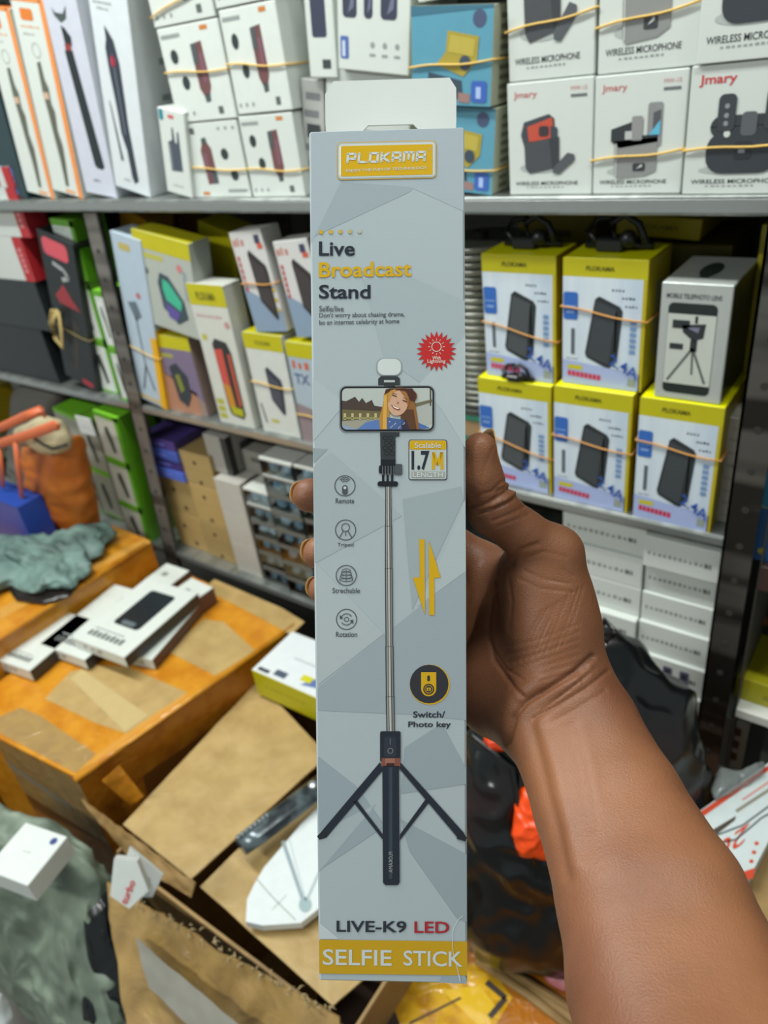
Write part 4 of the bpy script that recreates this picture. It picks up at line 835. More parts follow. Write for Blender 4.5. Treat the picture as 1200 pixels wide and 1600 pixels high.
C('earphone_box', 'clear fronted box with a teal and purple earphone, yellow top', 'box', (236, 520), (316, 524), (210, 378), .808, .045, M('#a9aea6', .3), z=zw+.001, front=ear, mats={'+z': M('#c4bd20', .35)})
def card(f): f.line([(.62, .3), (.6, .7)], .04, M('#8a8510'), 1)
C('card_box', 'flat yellow box behind the red and yellow flask box', 'box', (335, 640), (385, 650), (320, 366), .90, .06, M('#b3ab12', .4), z=Z2, front=card)
def flask(f):
    f.rect(0, .86, 1, 1, YEL, 1); f.tx('PLOKAMA', .22, .895, .74, .95, M('#5f5c1a'), 2, .02); smalltext(f, .1, .8, .78, 10, .02, M('#b98a8a')); f.disc(.88, .74, .07, M('#b98a8a'), 1); f.rect(.1, .62, .24, .66, M('#b6b04a'), 1)
    f.poly([(.34, .6), (.44, .64), (.74, .62), (.82, .55), (.82, .1), (.74, .06), (.42, .08), (.38, .12)], M('#2e3030'), 2); f.poly([(.35, .56), (.58, .57), (.58, .3), (.38, .32)], M('#bf4f45'), 3); f.poly([(.38, .32), (.58, .30), (.6, .12), (.42, .13)], M('#c0832f'), 3); f.poly([(.44, .15), (.78, .14), (.76, .08), (.46, .09)], M('#a9a920'), 4); f.rect(.70, .16, .78, .54, M('#b6503e'), 3)
    for i in range(3): f.rect(.06, .04+.055*i, .26, .08+.055*i, M('#aaa93a'), 1)
C('flask_box', 'white box with a red and yellow gadget print and a yellow head band', 'box', (345, 659), (399, 671), (313, 444), .806, .04, M('#c6c8bf', .4), z=Z2, front=flask, lean=0)
def pb2(f):
    f.poly([(0, 0), (1, 0), (1, .22), (0, .46)], M('#8296ab'), 1); smalltext(f, .06, .42, .86, 3, .08, M('#b87a70')); [f.rect(.07, .42+.06*i, .14, .465+.06*i, M('#b23a40'), 2) for i in range(6)]; f.poly([(.42, .78), (.48, .82), (.88, .66), (.9, .6), (.86, .14), (.8, .12), (.44, .32)], M('#35302f', .3), 3); f.poly([(.46, .76), (.82, .62), (.82, .2), (.46, .34)], M('#423c3c', .3), 4); f.rect(.74, .87, .9, .95, M('#3f3f58'), 2); f.rect(.78, .82, .94, .87, M('#c25a48'), 2)
    for i in range(3): f.disc(.93, .42-.1*i, .045, M('#c6a62a'), 3)
zp2 = onY(405, 520, .812)[2]
def pb3(f):
    f.rect(0, .85, 1, 1, YEL, 1); f.tx('PLOKAMA', .3, .895, .7, .935, M('#7f7a20'), 2, .02); f.poly([(.42, .66), (.48, .69), (.78, .58), (.8, .52), (.74, .24), (.68, .22), (.44, .36)], M('#343b48', .3), 3); f.poly([(.46, .63), (.72, .54), (.68, .28), (.47, .38)], M('#454c5a', .3), 4); f.rect(.3, .12, .5, .155, M('#b3b050'), 1); f.line([(.1, .3), (.16, .1)], .05, M('#6f706c'), 1)
q1 = C('power_bank_box', 'white and yellow box with a dark power bank, below the grey-blue box', 'box', (412, 672), (470, 685), (394, 518), .808, .045, M('#c9ccc6', .4), z=Z2, h=zp2-Z2, lean=0, front=pb3, mats={'+z': YEM})
q2 = C('power_bank_box', 'white and grey-blue box with a slanted black power bank, left one', 'box', (401, 517), (452, 528), (368, 362), .812, .04, M('#c9c8c5', .4), z=zp2+.001, front=pb2, lean=math.radians(-6))
q3 = C('power_bank_box', 'white and grey-blue power bank box partly behind the held carton', 'box', (466, 535), (520, 545), (443, 376), .812, .04, M('#c9c8c5', .4), z=zp2+.001, front=pb2, lean=math.radians(-6))
def tkf(f): f.rect(0, .86, 1, 1, YEL, 1); smalltext(f, .1, .6, .75, 3, .08, M('#c0603f')); f.tx('TX', .1, .6, .5, .7, M('#4b5a80'), 1, .02); f.poly([(0, 0), (1, 0), (1, .3), (0, .4)], M('#8a7c80'), 1)
q4 = C('power_bank_box', 'pale blue and yellow box on the middle shelf half hidden by the held carton', 'box', (474, 686), (530, 698), (455, 540), .806, .06, M('#a3b2bd', .4), z=Z2, h=zp2-Z2-.006, lean=0, front=tkf, mats={'+z': YEM})
band('rubber band round the lower white and yellow power bank box', q1, .52, .50); band('rubber band round the left grey-blue power bank box', q2, .50, .48, '#c98f45'); band('rubber band round the half hidden pale blue box', q4, .28, .28)
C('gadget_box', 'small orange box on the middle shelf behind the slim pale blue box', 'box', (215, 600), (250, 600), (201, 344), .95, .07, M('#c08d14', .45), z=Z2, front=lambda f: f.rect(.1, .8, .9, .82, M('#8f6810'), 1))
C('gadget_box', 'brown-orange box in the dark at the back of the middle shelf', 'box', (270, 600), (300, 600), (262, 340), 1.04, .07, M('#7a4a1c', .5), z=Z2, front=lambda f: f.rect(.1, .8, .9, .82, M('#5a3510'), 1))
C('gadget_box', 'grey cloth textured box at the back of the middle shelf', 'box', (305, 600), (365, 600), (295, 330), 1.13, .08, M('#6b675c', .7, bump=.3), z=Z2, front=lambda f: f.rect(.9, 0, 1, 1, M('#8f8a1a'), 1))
# ================================================================== middle shelf, right of the held carton
BB = M('#3466b4', .38); PBW = stripes('#d2dce2', '#bccad8', 14, .38, 0, 'X', (.35, .65))
def pbk(tone=0):
    dk = M(['#4b4f52', '#3f4448'][tone], .32)
    def f_(f):
        f.rect(0, .862, 1, 1, YEL, 1); f.text('PLOKAMA', (.28, .91), (.62, .91), (.285, .945), M('#55520f'), 2, .03)
        f.rect(.0, 0, .97, .862, PBW, 1); f.poly([(0, 0), (.97, 0), (.97, .14), (0, .2)], M('#a3b0d8'), 2); f.rect(.955, 0, 1, .862, M('#b5a516', .4), 2)
        f.rrect(.01, .53, .19, .745, .03, BB, 3); f.rect(.03, .63, .17, .64, M('#7fa4d6'), 4); smalltext(f, .05, .16, .68, 3, .025, M('#7f9fd0')); f.rect(.05, .58, .15, .6, M('#7f9fd0'), 4)
        f.poly([(.40, .70), (.45, .725), (.70, .655), (.735, .62), (.69, .23), (.60, .165), (.54, .17), (.31, .235), (.29, .27)], M('#2f3336', .3), 3); f.poly([(.42, .69), (.66, .635), (.59, .19), (.32, .255)], dk, 4)
        f.rect(.11, .25, .155, .46, M('#57616a'), 3); smalltext(f, .06, .2, .205, 4, .012, M('#8fa2b8'))
        for i, (x, y) in enumerate(((.60, .765), (.72, .71), (.76, .65))): smalltext(f, x, x+.16, y, 4, .018, M('#b08a90'))
        for i in range(6): f.rect(.83, .30+.045*i, .90, .33+.045*i, M('#6f8fb8'), 3)
        f.line([(.66, .62), (.66, .3)], .02, M('#8fb0cf'), 3)
        f.text('2.4A', (.60, .20), (.94, .09), (.62, .29), M('#2f55a8', .4), 7, .012)
        f.rect(.07, .125, .26, .16, M('#c2b81a'), 3); [f.poly([(.07+.054*i, .068-.002*i), (.115+.054*i, .066-.002*i), (.118+.054*i, .11-.002*i), (.075+.054*i, .112-.002*i)], M('#c0304e'), 3) for i in range(8)]; f.rect(.83, .035, .93, .10, M('#8d978f'), 3)
    return f_
kw = dict(right=lambda f: (f.rect(0, 0, 1, 1, M('#a8980f', .4), 1), f.rect(.35, .2, .65, .8, M('#8a8560'), 2)), left=lambda f: f.rect(0, 0, 1, 1, M('#b0960c', .4), 1), mats={'+z': M('#eae808', .3)})  # top face painted a brighter yellow to imitate strong light from above
zl = CAMH-.377
P1_ = C('power_bank_box', 'yellow topped power bank box at the left end of the lower row', 'box', (757, 776), (862, 785), (756, 602), .812, .07, YEM, z=Z2, h=zl-Z2-.006, lean=0, front=pbk(0), **kw)
P2_ = C('power_bank_box', 'yellow topped power bank box in the middle of the lower row', 'box', (866, 783), (979, 804), (865, 614), .806, .085, YEM, z=Z2, h=zl-Z2, lean=0, front=pbk(1), **kw)
P3_ = C('power_bank_box', 'yellow topped power bank box directly under the phone lens box', 'box', (989, 803), (1110, 821), (1003, 618), .803, .10, YEM, z=Z2, h=zl-Z2+.002, lean=0, front=pbk(1), **kw)
P4_ = C('power_bank_box', 'yellow topped power bank box at the left of the upper row, beside the held carton', 'box', (762, 596), (869, 606), (754, 396), .823, .06, YEM, z=zl-.005, lean=0, front=pbk(0), **kw)
P5_ = C('power_bank_box', 'yellow topped power bank box at the right of the upper row', 'box', (879, 604), (1001, 622), (883, 402), .818, .075, YEM, z=zl+.001, lean=0, front=pbk(1), **kw)
for o_, a_, b_2, t_2 in ((P1_, .48, .33, 'lower row left end power bank box'), (P2_, .58, .52, 'lower row middle power bank box'), (P3_, .66, .60, 'lower row right end power bank box'), (P4_, .46, .34, 'upper row left power bank box'), (P5_, .63, .55, 'upper row right power bank box')):
    band('tan rubber band round the '+t_2, o_, a_, b_2, '#c98f4a')
def lens(f):
    f.tx('MOBILE TELEPHOTO LENS', .08, .875, .86, .915, M('#4c5250'), 1, .02); f.rrect(.12, .06, .82, .84, .08, M('#232b29', .3), 1); f.rect(.125, .145, .815, .75, M('#bfc4bb', .4), 2)
    D = M('#2c3235'); f.rect(.2, .63, .45, .70, D, 3); f.rect(.52, .68, .56, .74, D, 3); f.poly([(.34, .66), (.68, .68), (.66, .56), (.52, .53), (.36, .6)], D, 3); f.poly([(.42, .64), (.6, .65), (.58, .60)], M('#77788e'), 4); f.rect(.18, .45, .38, .50, D, 3); f.rect(.48, .44, .58, .54, D, 3)
    for (x, w_) in ((.18, .035), (.54, .03), (.74, .035)): f.line([(.52, .47), (x, .17 if x != .54 else .24)], w_, M('#5b605c'), 3)
def ltop(f): f.disc(.5, .5, .15, M('#2f3a35', .3), 1, .26); f.poly([(.36, .5), (.64, .5), (.56, .2), (.44, .2)], M('#38433d', .3), 2)
C('phone_lens_box', 'silver and black phone lens box standing on the right end power bank box', 'box', (1023, 602), (1127, 614), (1029, 440), .808, .105, M('#b9beba', .3, .25), z=zl+.003, lean=0, front=lens, top=ltop, right=lambda f: f.rect(.03, .02, .97, .98, M('#1c2323', .35), 1))
def foldbox(f): smalltext(f, .3, .6, .9, 3, .02); [f.rect(.15, .08+.12*i, .75, .09+.12*i, M('#8f8a80'), 1) for i in range(7)]
C('cable_box', 'narrow white box with tucked lid against the right post', 'box', (1118, 812), (1147, 822), (1140, 652), .83, .12, M('#aca89f', .45), z=Z2, lean=0, front=foldbox)
# black clamps lying on the upper boxes
def clamp(name, label, u, v, y, s=1.0, seed=0):
    c = onY(u, v, y); mb = MB(); B = M('#15181a', .35); r = random.Random(seed)
    mb.cbox(c+np.array([-.016, -.008, 0])*s, c+np.array([.010, .014, .012])*s, B, .002); mb.tube([c+np.array(q)*s for q in ((.0, 0, .010), (-.004, .002, .024), (.008, .002, .032), (.022, .001, .024), (.030, 0, .006))], .0035*s, B, n=7)
    mb.tube([c+np.array(q)*s for q in ((-.016, 0, .006), (-.028, .004, .016), (-.020, .010, .026), (-.004, .008, .028))], .003*s, B, n=7); mb.ball(c+np.array([.014, -.004, .012])*s, .008*s, B, 12); mb.tube([c+np.array(q)*s for q in ((-.03, .006, .004), (.034, .006, .004))], .004*s, B, n=7)
    o = mb.build(name); recenter(o); tag(o, label, 'clamp'); return o
cz1 = tz(P4_); cz2 = tz(P5_)
def atZ(u, v, z, y=None): return onZ(u, v, z)
for (u, v, z_, lb, sd, sc_) in ((826, 388, cz1, 'black phone clamp lying on the upper left power bank box', 1, 1.15), (960, 392, cz2, 'black phone clamp lying on the upper right power bank box', 2, 1.2)):
    p_ = onZ(u, v, z_); mbv = clamp('phone_clamp', lb, *(u, v), p_[1], sc_, sd); mbv.location.z = z_+.0005
o = clamp('phone_clamp', 'black plastic clip on the left end lower power bank box', 805, 598, .815, .7, 3); o.location.z = tz(P1_)+.0003; o.location.y = .8165
# things behind
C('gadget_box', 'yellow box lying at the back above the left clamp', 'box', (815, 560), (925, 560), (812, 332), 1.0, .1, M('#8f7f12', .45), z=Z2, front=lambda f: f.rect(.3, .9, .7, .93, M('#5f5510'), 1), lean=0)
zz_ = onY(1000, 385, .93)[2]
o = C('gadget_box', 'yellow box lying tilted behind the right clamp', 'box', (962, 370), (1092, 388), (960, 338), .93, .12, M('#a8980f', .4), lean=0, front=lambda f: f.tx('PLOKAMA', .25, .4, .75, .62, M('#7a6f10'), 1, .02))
o.rotation_euler = (0, math.radians(3), 0)
zq = o.location.z
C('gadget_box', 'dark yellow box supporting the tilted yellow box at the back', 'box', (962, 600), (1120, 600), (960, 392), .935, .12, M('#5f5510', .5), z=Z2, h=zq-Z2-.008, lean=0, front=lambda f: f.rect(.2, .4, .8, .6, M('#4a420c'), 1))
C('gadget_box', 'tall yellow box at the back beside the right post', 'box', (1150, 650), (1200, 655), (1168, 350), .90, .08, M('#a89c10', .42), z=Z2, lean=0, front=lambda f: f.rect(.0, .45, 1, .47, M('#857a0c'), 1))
# disc pack and teal boxes just right of the held carton
cdp = onY(738, 540, .86); mb = MB(); cz_ = np.array([cdp[0], .90, Z2])
for i in range(24): mb.tube([cz_+np.array([0, 0, .092+i*.0092]), cz_+np.array([0, 0, .092+i*.0092+.0068])], .058, M(['#8d8f86', '#7b7e74'][i % 2], .22, .55), n=40)
mb.tube([cz_+np.array([0, 0, .085]), cz_+np.array([0, 0, .318])], .009, M('#2d2f2c', .4), n=12); mb.tube([cz_+np.array([0, 0, .082]), cz_+np.array([0, 0, .091])], .064, M('#2d2f2c', .4), n=40)
o = mb.build('disc_stack'); recenter(o); tag(o, 'shiny stack of blank discs seen at the right edge of the held carton', 'discs')
for i, lb in enumerate(('teal and kraft box under the disc stack, lower one', 'teal and kraft box under the disc stack, upper one')):
    carton('accessory_box', lb, 'box', .11, .12, .040, Matrix.Translation((cdp[0], .842, Z2+.0405*i)), M('#2f7a66', .4), front=lambda f: (f.rect(.1, .15, .9, .75, M('#9a7f5c'), 1), f.rect(.0, .8, 1, 1, M('#3f9a80'), 1)))
# ================================================================== lower shelf
# left bay: green and white light boxes
grl = ['at the bottom of the front column by the left post', 'in the middle of the front column by the left post', 'at the top of the front column by the left post']
leanstack((212, 866), (242, 870), (158, 668), 3, .80, .09, M('#bdbcae', .4), grn, ['green and white light box '+x for x in grl], gs, Z3-.02, 'light_box')
def grn2(f): f.rect(0, .93, 1, 1, M('#7ac52c'), 1); f.poly([(.36, .72), (.5, .74), (.6, .5), (.64, .2), (.5, .18), (.42, .4), (.32, .6)], M('#3f463f'), 1); f.rect(0, 0, 1, .04, LIM, 1); smalltext(f, .1, .8, .82, 6, .02, M('#8aa86a'))
for k_, (bl_, br_, tl_, n_) in enumerate((((184, 858), (210, 864), (146, 722), 2), ((150, 846), (180, 856), (114, 710), 2))):
    leanstack(bl_, br_, tl_, n_, .83+.004*k_, .08, M('#a5a596', .45), grn2, [['lower dull green box in the second column from the left post', 'upper dull green box in the second column from the left post'], ['lower dull green box in the column beside the orange bag', 'upper dull green box in the column beside the orange bag']][k_], dict(top=lambda f: f.rect(0, 0, 1, 1, M('#7ac52c', .4), 1)), Z3+.01, 'light_box')
C('light_box', 'dark green box high behind the green and white columns', 'box', (150, 720), (215, 725), (110, 622), .90, .1, M('#3a6a14', .5), lean=0, z=Z3, front=lambda f: (f.disc(.3, .92, .12, M('#2a4a10'), 1), f.rect(.5, .6, .9, .64, M('#5aa01c'), 1)))
C('price_card', 'small white card on the green boxes below the middle shelf', 'card', (126, 676), (150, 682), (121, 650), .815, .003, M('#d5dad6', .5), lean=0, front=lambda f: f.rect(.2, .4, .8, .45, M('#b0b6b2'), 1))
# middle bay: purple boxes, kraft boxes, white boxes
def dot(ps):
    def fn(f):
        for x, y in ps: f.disc(x, y, .055, M('#4a3a2a'), 1)
        f.rect(0, .49, 1, .495, M('#8f7748'), 1)
    return fn
KR = M('#b0935c', .6, bump=.1); KR2 = M('#a38a58', .6, bump=.1)
ky = .83
kz = [Z3, Z3+.098, Z3+.196]
xk = [(onY(283, 850, ky)[0], onY(326, 850, ky)[0]), (onY(327, 860, ky)[0], onY(371, 870, ky)[0])]
kl = [['kraft box at the bottom left of the kraft stack', 'kraft box in the middle left of the kraft stack'], ['kraft box at the bottom right of the kraft stack', 'kraft box in the middle right of the kraft stack', 'kraft box at the top right of the kraft stack']]
for c_ in range(2):
    for r_ in range(len(kl[c_])):
        x0, x1 = xk[c_]; hgt = .092 if r_ < 2 else .075
        carton('kraft_box', kl[c_][r_], 'box', x1-x0-.002, .1, hgt, Matrix.Translation(((x0+x1)/2, ky-.004*c_, Z3+.093*r_+.0004)), [KR, KR2][(c_+r_) % 2], front=dot([(.35, .62), (.6, .18)] if c_ == 0 else [(.45, .7), (.5, .1)]))
PU = ['#4a3a7a', '#4458a8', '#3c2f70', '#4f66c0']
pz = Z3+.1875
for i in range(4):
    x0 = xk[0][0]-.008; x1 = xk[0][1]-.002
    carton('gadget_box', ['purple box, lowest of the pile on the kraft boxes', 'blue-violet box, second from the bottom of the pile on the kraft boxes', 'dark purple box, third of the pile on the kraft boxes', 'bright violet-blue box on top of the pile on the kraft boxes'][[0, 1, 2, 3][i]], 'box', x1-x0, .1, .0225, Matrix.Translation(((x0+x1)/2-.001*i, ky-.012+.002*(i % 2), pz+.0230*i)), M(PU[[3, 2, 1, 0][i]], .4), front=lambda f: f.rect(.3, .4, .7, .6, M('#6a72c8'), 1))
def wside(f): smalltext(f, .3, .7, .5, 3, .03)
xw = (onY(372, 880, .82)[0]+.001, onY(409, 885, .82)[0])
for r_ in range(3):
    carton('lamp_box', ['plain white box at the bottom of the white column beside the kraft stack', 'plain white box in the middle of the white column', 'plain white box at the top of the white column'][r_], 'box', xw[1]-xw[0]-.001, .1, .0745, Matrix.Translation(((xw[0]+xw[1])/2, .815, Z3+.075*r_)), M('#b3afa6', .45), front=None, right=lambda f: f.rect(.1, .1, .9, .9, M('#9a968e'), 1))
xw2 = xw[0]-.02
carton('lamp_box', 'white box with a grey side leaning on top, under the middle shelf', 'box', .062, .11, .082, Matrix.Translation((xw[0]+.008, .835, Z3+.226)), M('#a9a6a0', .45), right=lambda f: (f.rect(.0, .0, .14, 1, M('#2c2e2e'), 1), f.rect(.3, .5, .7, .7, M('#55565a'), 1)), front=lambda f: f.rect(.75, 0, 1, 1, M('#3a3c3c'), 1))
carton('lamp_box', 'grey box beside the leaning white box, under the middle shelf', 'box', .07, .10, .05, Matrix.Translation((xw[0]+.086, .86, Z3+.2255)), M('#8b8880', .45), front=lambda f: f.rect(.3, .55, .7, .75, M('#55564f'), 1))
# lamp bulb boxes with clear windows
CL = M('#c4d6e0', .03, 0, .0, spec=1.0); GLS = M('#9cc0dc', .10, .55); BLKB = M('#1b2022', .35); EDG = M('#77756c', .45)
def bulbbox(label, x0, x1, y, z, h, d=.09):
    EDG = M('#c9cbc4', .4) if ('topmost' in label) else M('#5f5d56', .45)
    e = empty('bulb_box', ((x0+x1)/2, y, z)); tag(e, label, 'box'); w_ = (x1-x0)
    mb = MB(); mb.cbox((-w_/2, 0, 0), (w_/2, d, .0035), EDG, .0006); mb.cbox((-w_/2, 0, h-.0055), (w_/2, d, h), EDG, .0006); mb.cbox((-w_/2, .03, .0035), (w_/2, d, h-.0055), BLKB, .0005); mb.cbox((-w_/2, 0, .0035), (-w_/2+.0025, .03, h-.0055), BLKB, .0005); mb.cbox((w_/2-.0025, 0, .0035), (w_/2, .03, h-.0055), BLKB, .0005)
    mb.build('carton_body', parent=e)
    for sx in (-.2, .22):
        m2 = MB(); r_ = min(h*.36, w_*.2); m2.ball((w_*sx, .014, h*.48), r_, GLS, 16, (1, .8, 1)); m2.tube([(w_*sx, .014, h*.48), (w_*sx, .028, h*.48)], r_*.6, M('#5c6468', .3, .6), n=12); m2.build('bulb', parent=e)
    mb = MB(); mb.cbox((-w_/2+.0025, .0006, .0036), (w_/2-.0025, .001, h-.0056), M('#dfe8ea', .03, 0, 1.0, vary=0, spec=.6), .00005); mb.build('window_pane', parent=e)
    return e
xa = (onY(410, 885, .812)[0], onY(446, 890, .812)[0]); xb = (onY(447, 900, .806)[0], onY(492, 905, .806)[0]); xc = (xb[1]+.002, xb[1]+.075)
ordn = ['bottom', 'second', 'third', 'fourth', 'fifth', 'sixth', 'seventh', 'top']
hA = .0375; hB = .0385
for i in range(6): bulbbox('dark box of two shiny bulbs, %s in the left bulb column' % (('%s from the bottom' % ordn[i]) if 0 < i < 5 else ('lowest' if i == 0 else 'topmost')), xa[0], xa[1]-.001, .812, Z3+hA*i+.0003, hA-.0006)
for i in range(8): bulbbox('dark box of two shiny bulbs, %s in the right bulb column' % (('%s from the bottom' % ordn[i]) if 0 < i < 7 else ('lowest' if i == 0 else 'topmost')), xb[0], xb[1]-.001, .806, Z3+hB*i+.0003, hB-.0006)
for i in range(8): bulbbox('dark bulb box behind the fingertips, %s in its column' % (('%s from the bottom' % ordn[i]) if 0 < i < 7 else ('lowest' if i == 0 else 'topmost')), xc[0], xc[1]-.001, .809, Z3+hB*i+.0003, hB-.0006)
# right bay: long white boxes
WB = M('#cdd2cc', .33, vary=0.01)
def wl(sq=False):
    def fn(f):
        smalltext(f, .06, .88, .42, 12, .12, M('#8d918c'), .35); smalltext(f, .8, .9, .4, 3, .16, M('#6b6f6c'), .2)
        if sq:
            for x in (.42, .66): f.rrect(x, .25, x+.13, .78, .02, M('#5a5e78'), 2); f.rect(x+.03, .5, x+.1, .7, M('#2f3338'), 3)
    return fn
xr = (onY(1008, 870, .82)[0], -.150); xl_ = (xr[0]-.118, xr[0]-.002)
zR = [CAMH-v for v in (.823, .767, .711, .665, .620)]; zR = [CAMH-.86, CAMH-.812, CAMH-.760, CAMH-.708, CAMH-.661, CAMH-.6125]; topR = CAMH-.568
fy = [.795, .803, .806, .814, .820, .806]
lab = ['bottom', 'second from the bottom', '', 'fourth from the bottom', 'fifth from the bottom', 'top']
zz0 = Z3
lv = [Z3, CAMH-.858, CAMH-.812, CAMH-.762, CAMH-.711, CAMH-.664, CAMH-.616, CAMH-.568]
names_ = ['lowest', 'second from the bottom', 'third from the bottom', 'fourth from the bottom', 'fifth from the bottom', 'sixth from the bottom', 'topmost']
fy = [.80, .790, .796, .802, .808, .812, .800]
for i in range(7):
    lb = ('long white box, %s in the column beside the right post' % names_[i]) if i != 2 else 'long white box marked with two dark squares, near the black bag'
    carton('long_carton', lb, 'box', xr[1]-xr[0], .2, lv[i+1]-lv[i]-.0005, Matrix.Translation(((xr[0]+xr[1])/2, fy[i]+.012, lv[i])), WB, front=wl(i == 2))
fy2 = [.802, .796, .80, .794, .806, .806, .812]
lv2 = [Z3, CAMH-.855, CAMH-.806, CAMH-.757, CAMH-.711, CAMH-.663, CAMH-.614, CAMH-.566]
for i in range(7):
    carton('long_carton', 'long white box, %s in the column next to the hand' % names_[i], 'box', xl_[1]-xl_[0], .2, lv2[i+1]-lv2[i]-.0005, Matrix.Translation(((xl_[0]+xl_[1])/2, fy2[i]+.014, lv2[i])), WB, front=wl())
# beyond the right post
C('gadget_box', 'blue and yellow box beyond the right post', 'box', (1176, 862), (1222, 870), (1192, 705), .81, .08, M('#1f5a94', .38), lean=0, z=CAMH-.565, front=lambda f: (f.rect(0, .5, 1, .85, M('#2f86a8'), 1), f.rect(0, .86, 1, 1, YEL, 1), f.disc(.3, .1, .14, M('#c4b820'), 1), f.line([(0, .52), (1, .5)], .04, M('#c9b870'), 2)))
C('gadget_box', 'flat yellow box on the thin white board right of the post', 'box', (1146, 1090), (1240, 1096), (1137, 1052), .82, .1, M('#aaa416', .42), lean=0, z=CAMH-.80, front=lambda f: f.rect(.5, .3, .9, .5, M('#8a850f'), 1))
C('gadget_box', 'dark box with orange lettering on the board beyond the post', 'box', (1160, 1040), (1240, 1050), (1165, 920), .92, .1, M('#1d1b16', .5), lean=0, z=CAMH-.80, h=.12, front=lambda f: smalltext(f, .2, .5, .45, 4, .12, M('#8a4a1c')))
def sq3(f):
    for i in range(3): f.rrect(.5, .2+.25*i, .78, .36+.25*i, .05, M('#5b4034'), 1)
C('adapter_box', 'white box with three dark squares below the thin board, by the right post', 'box', (1112, 1190), (1160, 1196), (1122, 1115), .83, .09, M('#b5b9b3', .42), lean=0, front=sq3, right=lambda f: f.rect(0, 0, 1, 1, M('#1f1f1f'), 1))
# ================================================================== cartons and goods in front of the rack
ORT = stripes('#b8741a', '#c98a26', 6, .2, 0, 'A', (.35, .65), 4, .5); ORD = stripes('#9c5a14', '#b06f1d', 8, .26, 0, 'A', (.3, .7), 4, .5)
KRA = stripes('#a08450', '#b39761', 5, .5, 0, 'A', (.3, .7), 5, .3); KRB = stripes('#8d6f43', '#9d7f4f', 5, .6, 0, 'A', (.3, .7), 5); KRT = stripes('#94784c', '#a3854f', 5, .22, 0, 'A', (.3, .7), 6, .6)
DARK = M('#14110e', .8)
def zface(mb, z, eps=.0004): return Face(mb, fmap=lambda u, v: onZ(u, v, z), N=(0, 0, 1), eps=eps)
def yface(mb, y, eps=.0004): return Face(mb, fmap=lambda u, v: onY(u, v, y), N=(0, -1, 0), eps=eps)
def box8(name, label, cat, top, z0, mat, art=None, group=None):
    mb = MB(); mb.prism(top, z0, mat)
    if art: art(mb)
    o = mb.build(name); recenter(o); tag(o, label, cat, group); return o
FW = R3 @ np.array([0, 0, 1.0])
T1, T2, T3, T4 = CAMH-.83, CAMH-.90, CAMH-.97, CAMH-1.06
# -- tape wrapped carton, far left (with another one under it)
c1 = [(-1.80, .14, T1), (-1.272, .14, T1), (-1.262, .742, T1), (-1.80, .755, T1)]
def c1a(mb):
    f = zface(mb, T1); f.poly([(0, 950), (0, 968), (120, 905), (236, 848), (226, 842)], M('#c58f3e', .15), 1); f.line([(0, 905), (70, 872)], 3, M('#a5691a', .2), 1)
    mb.tube([(-1.271, .16, T1-.004), (-1.268, .4, T1-.003), (-1.262, .73, T1-.004)], .006, ORT, 8)
box8('taped_carton', 'carton wrapped in orange tape at the far left, holding the green cloth', 'carton', c1, T1-.40, ORT, c1a)
box8('taped_carton', 'brown carton on the floor under the far left taped carton', 'carton', [(x*.995, y+.005, T1-.401) for x, y, z in c1], 0.0, KRB)
# -- big tape wrapped carton
c2 = [(-1.255, .262, T2), (-.929, .294, T2), (-.858, .74, T2), (-1.250, .755, T2)]
def c2a(mb):
    f = zface(mb, T2); K = KRA
    f.poly([(-20, 1128), (32, 1106), (62, 1118), (150, 1178), (118, 1208), (0, 1146)], KRT, 1)
    f.poly([(70, 1092), (110, 1050), (150, 1040), (200, 1042), (292, 1082), (262, 1104), (196, 1146), (150, 1130)], K, 1)
    f.poly([(110, 1060), (128, 1046), (232, 1118), (196, 1144)], M('#b7a06c', .6), 2)
    f.poly([(262, 1018), (318, 968), (350, 972), (398, 1016), (372, 1034), (336, 1056)], K, 1)
    f.poly([(318, 920), (335, 905), (440, 950), (476, 972), (455, 992), (400, 962)], K, 1)
    f.poly([(118, 1209), (150, 1180), (196, 1147), (290, 1084), (300, 1092), (205, 1160)], M('#c98f3f', .15), 2)
    # front and right sides
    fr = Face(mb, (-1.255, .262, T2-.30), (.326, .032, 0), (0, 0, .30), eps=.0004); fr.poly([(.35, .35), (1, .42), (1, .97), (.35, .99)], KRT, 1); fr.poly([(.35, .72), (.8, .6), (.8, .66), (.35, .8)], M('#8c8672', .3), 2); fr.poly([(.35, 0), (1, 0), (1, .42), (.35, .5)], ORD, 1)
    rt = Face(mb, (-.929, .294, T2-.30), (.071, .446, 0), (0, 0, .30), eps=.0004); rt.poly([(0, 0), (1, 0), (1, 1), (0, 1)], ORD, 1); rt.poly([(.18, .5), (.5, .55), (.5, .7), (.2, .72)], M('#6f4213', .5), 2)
    mb.tube([(-.93, .29, T2-.004), (-.895, .52, T2-.0035), (-.86, .735, T2-.004)], .0055, ORT, 8)
box8('taped_carton', 'large carton wrapped in orange tape with the white cable boxes on it', 'carton', c2, T2-.30, ORT, c2a)
box8('taped_carton', 'brown carton on the floor under the large taped carton', 'carton', [(x, y, T2-.301) for x, y, z in c2], 0.0, KRB)
# loose tongue of tape on its right side
q = [onY(152, 1215, .31)+np.array([0.012, 0, 0]), onY(178, 1190, .34)+np.array([.014, 0, 0]), onY(212, 1235, .345)+np.array([.02, 0, 0]), onY(192, 1250, .33)+np.array([.02, 0, 0])]
o = sheet('tape_strip', q, ORT, (16, 16), .003, (30, 30, 30), 5, .0008); tag(o, 'loose tongue of orange tape peeling from the side of the large taped carton', 'tape')
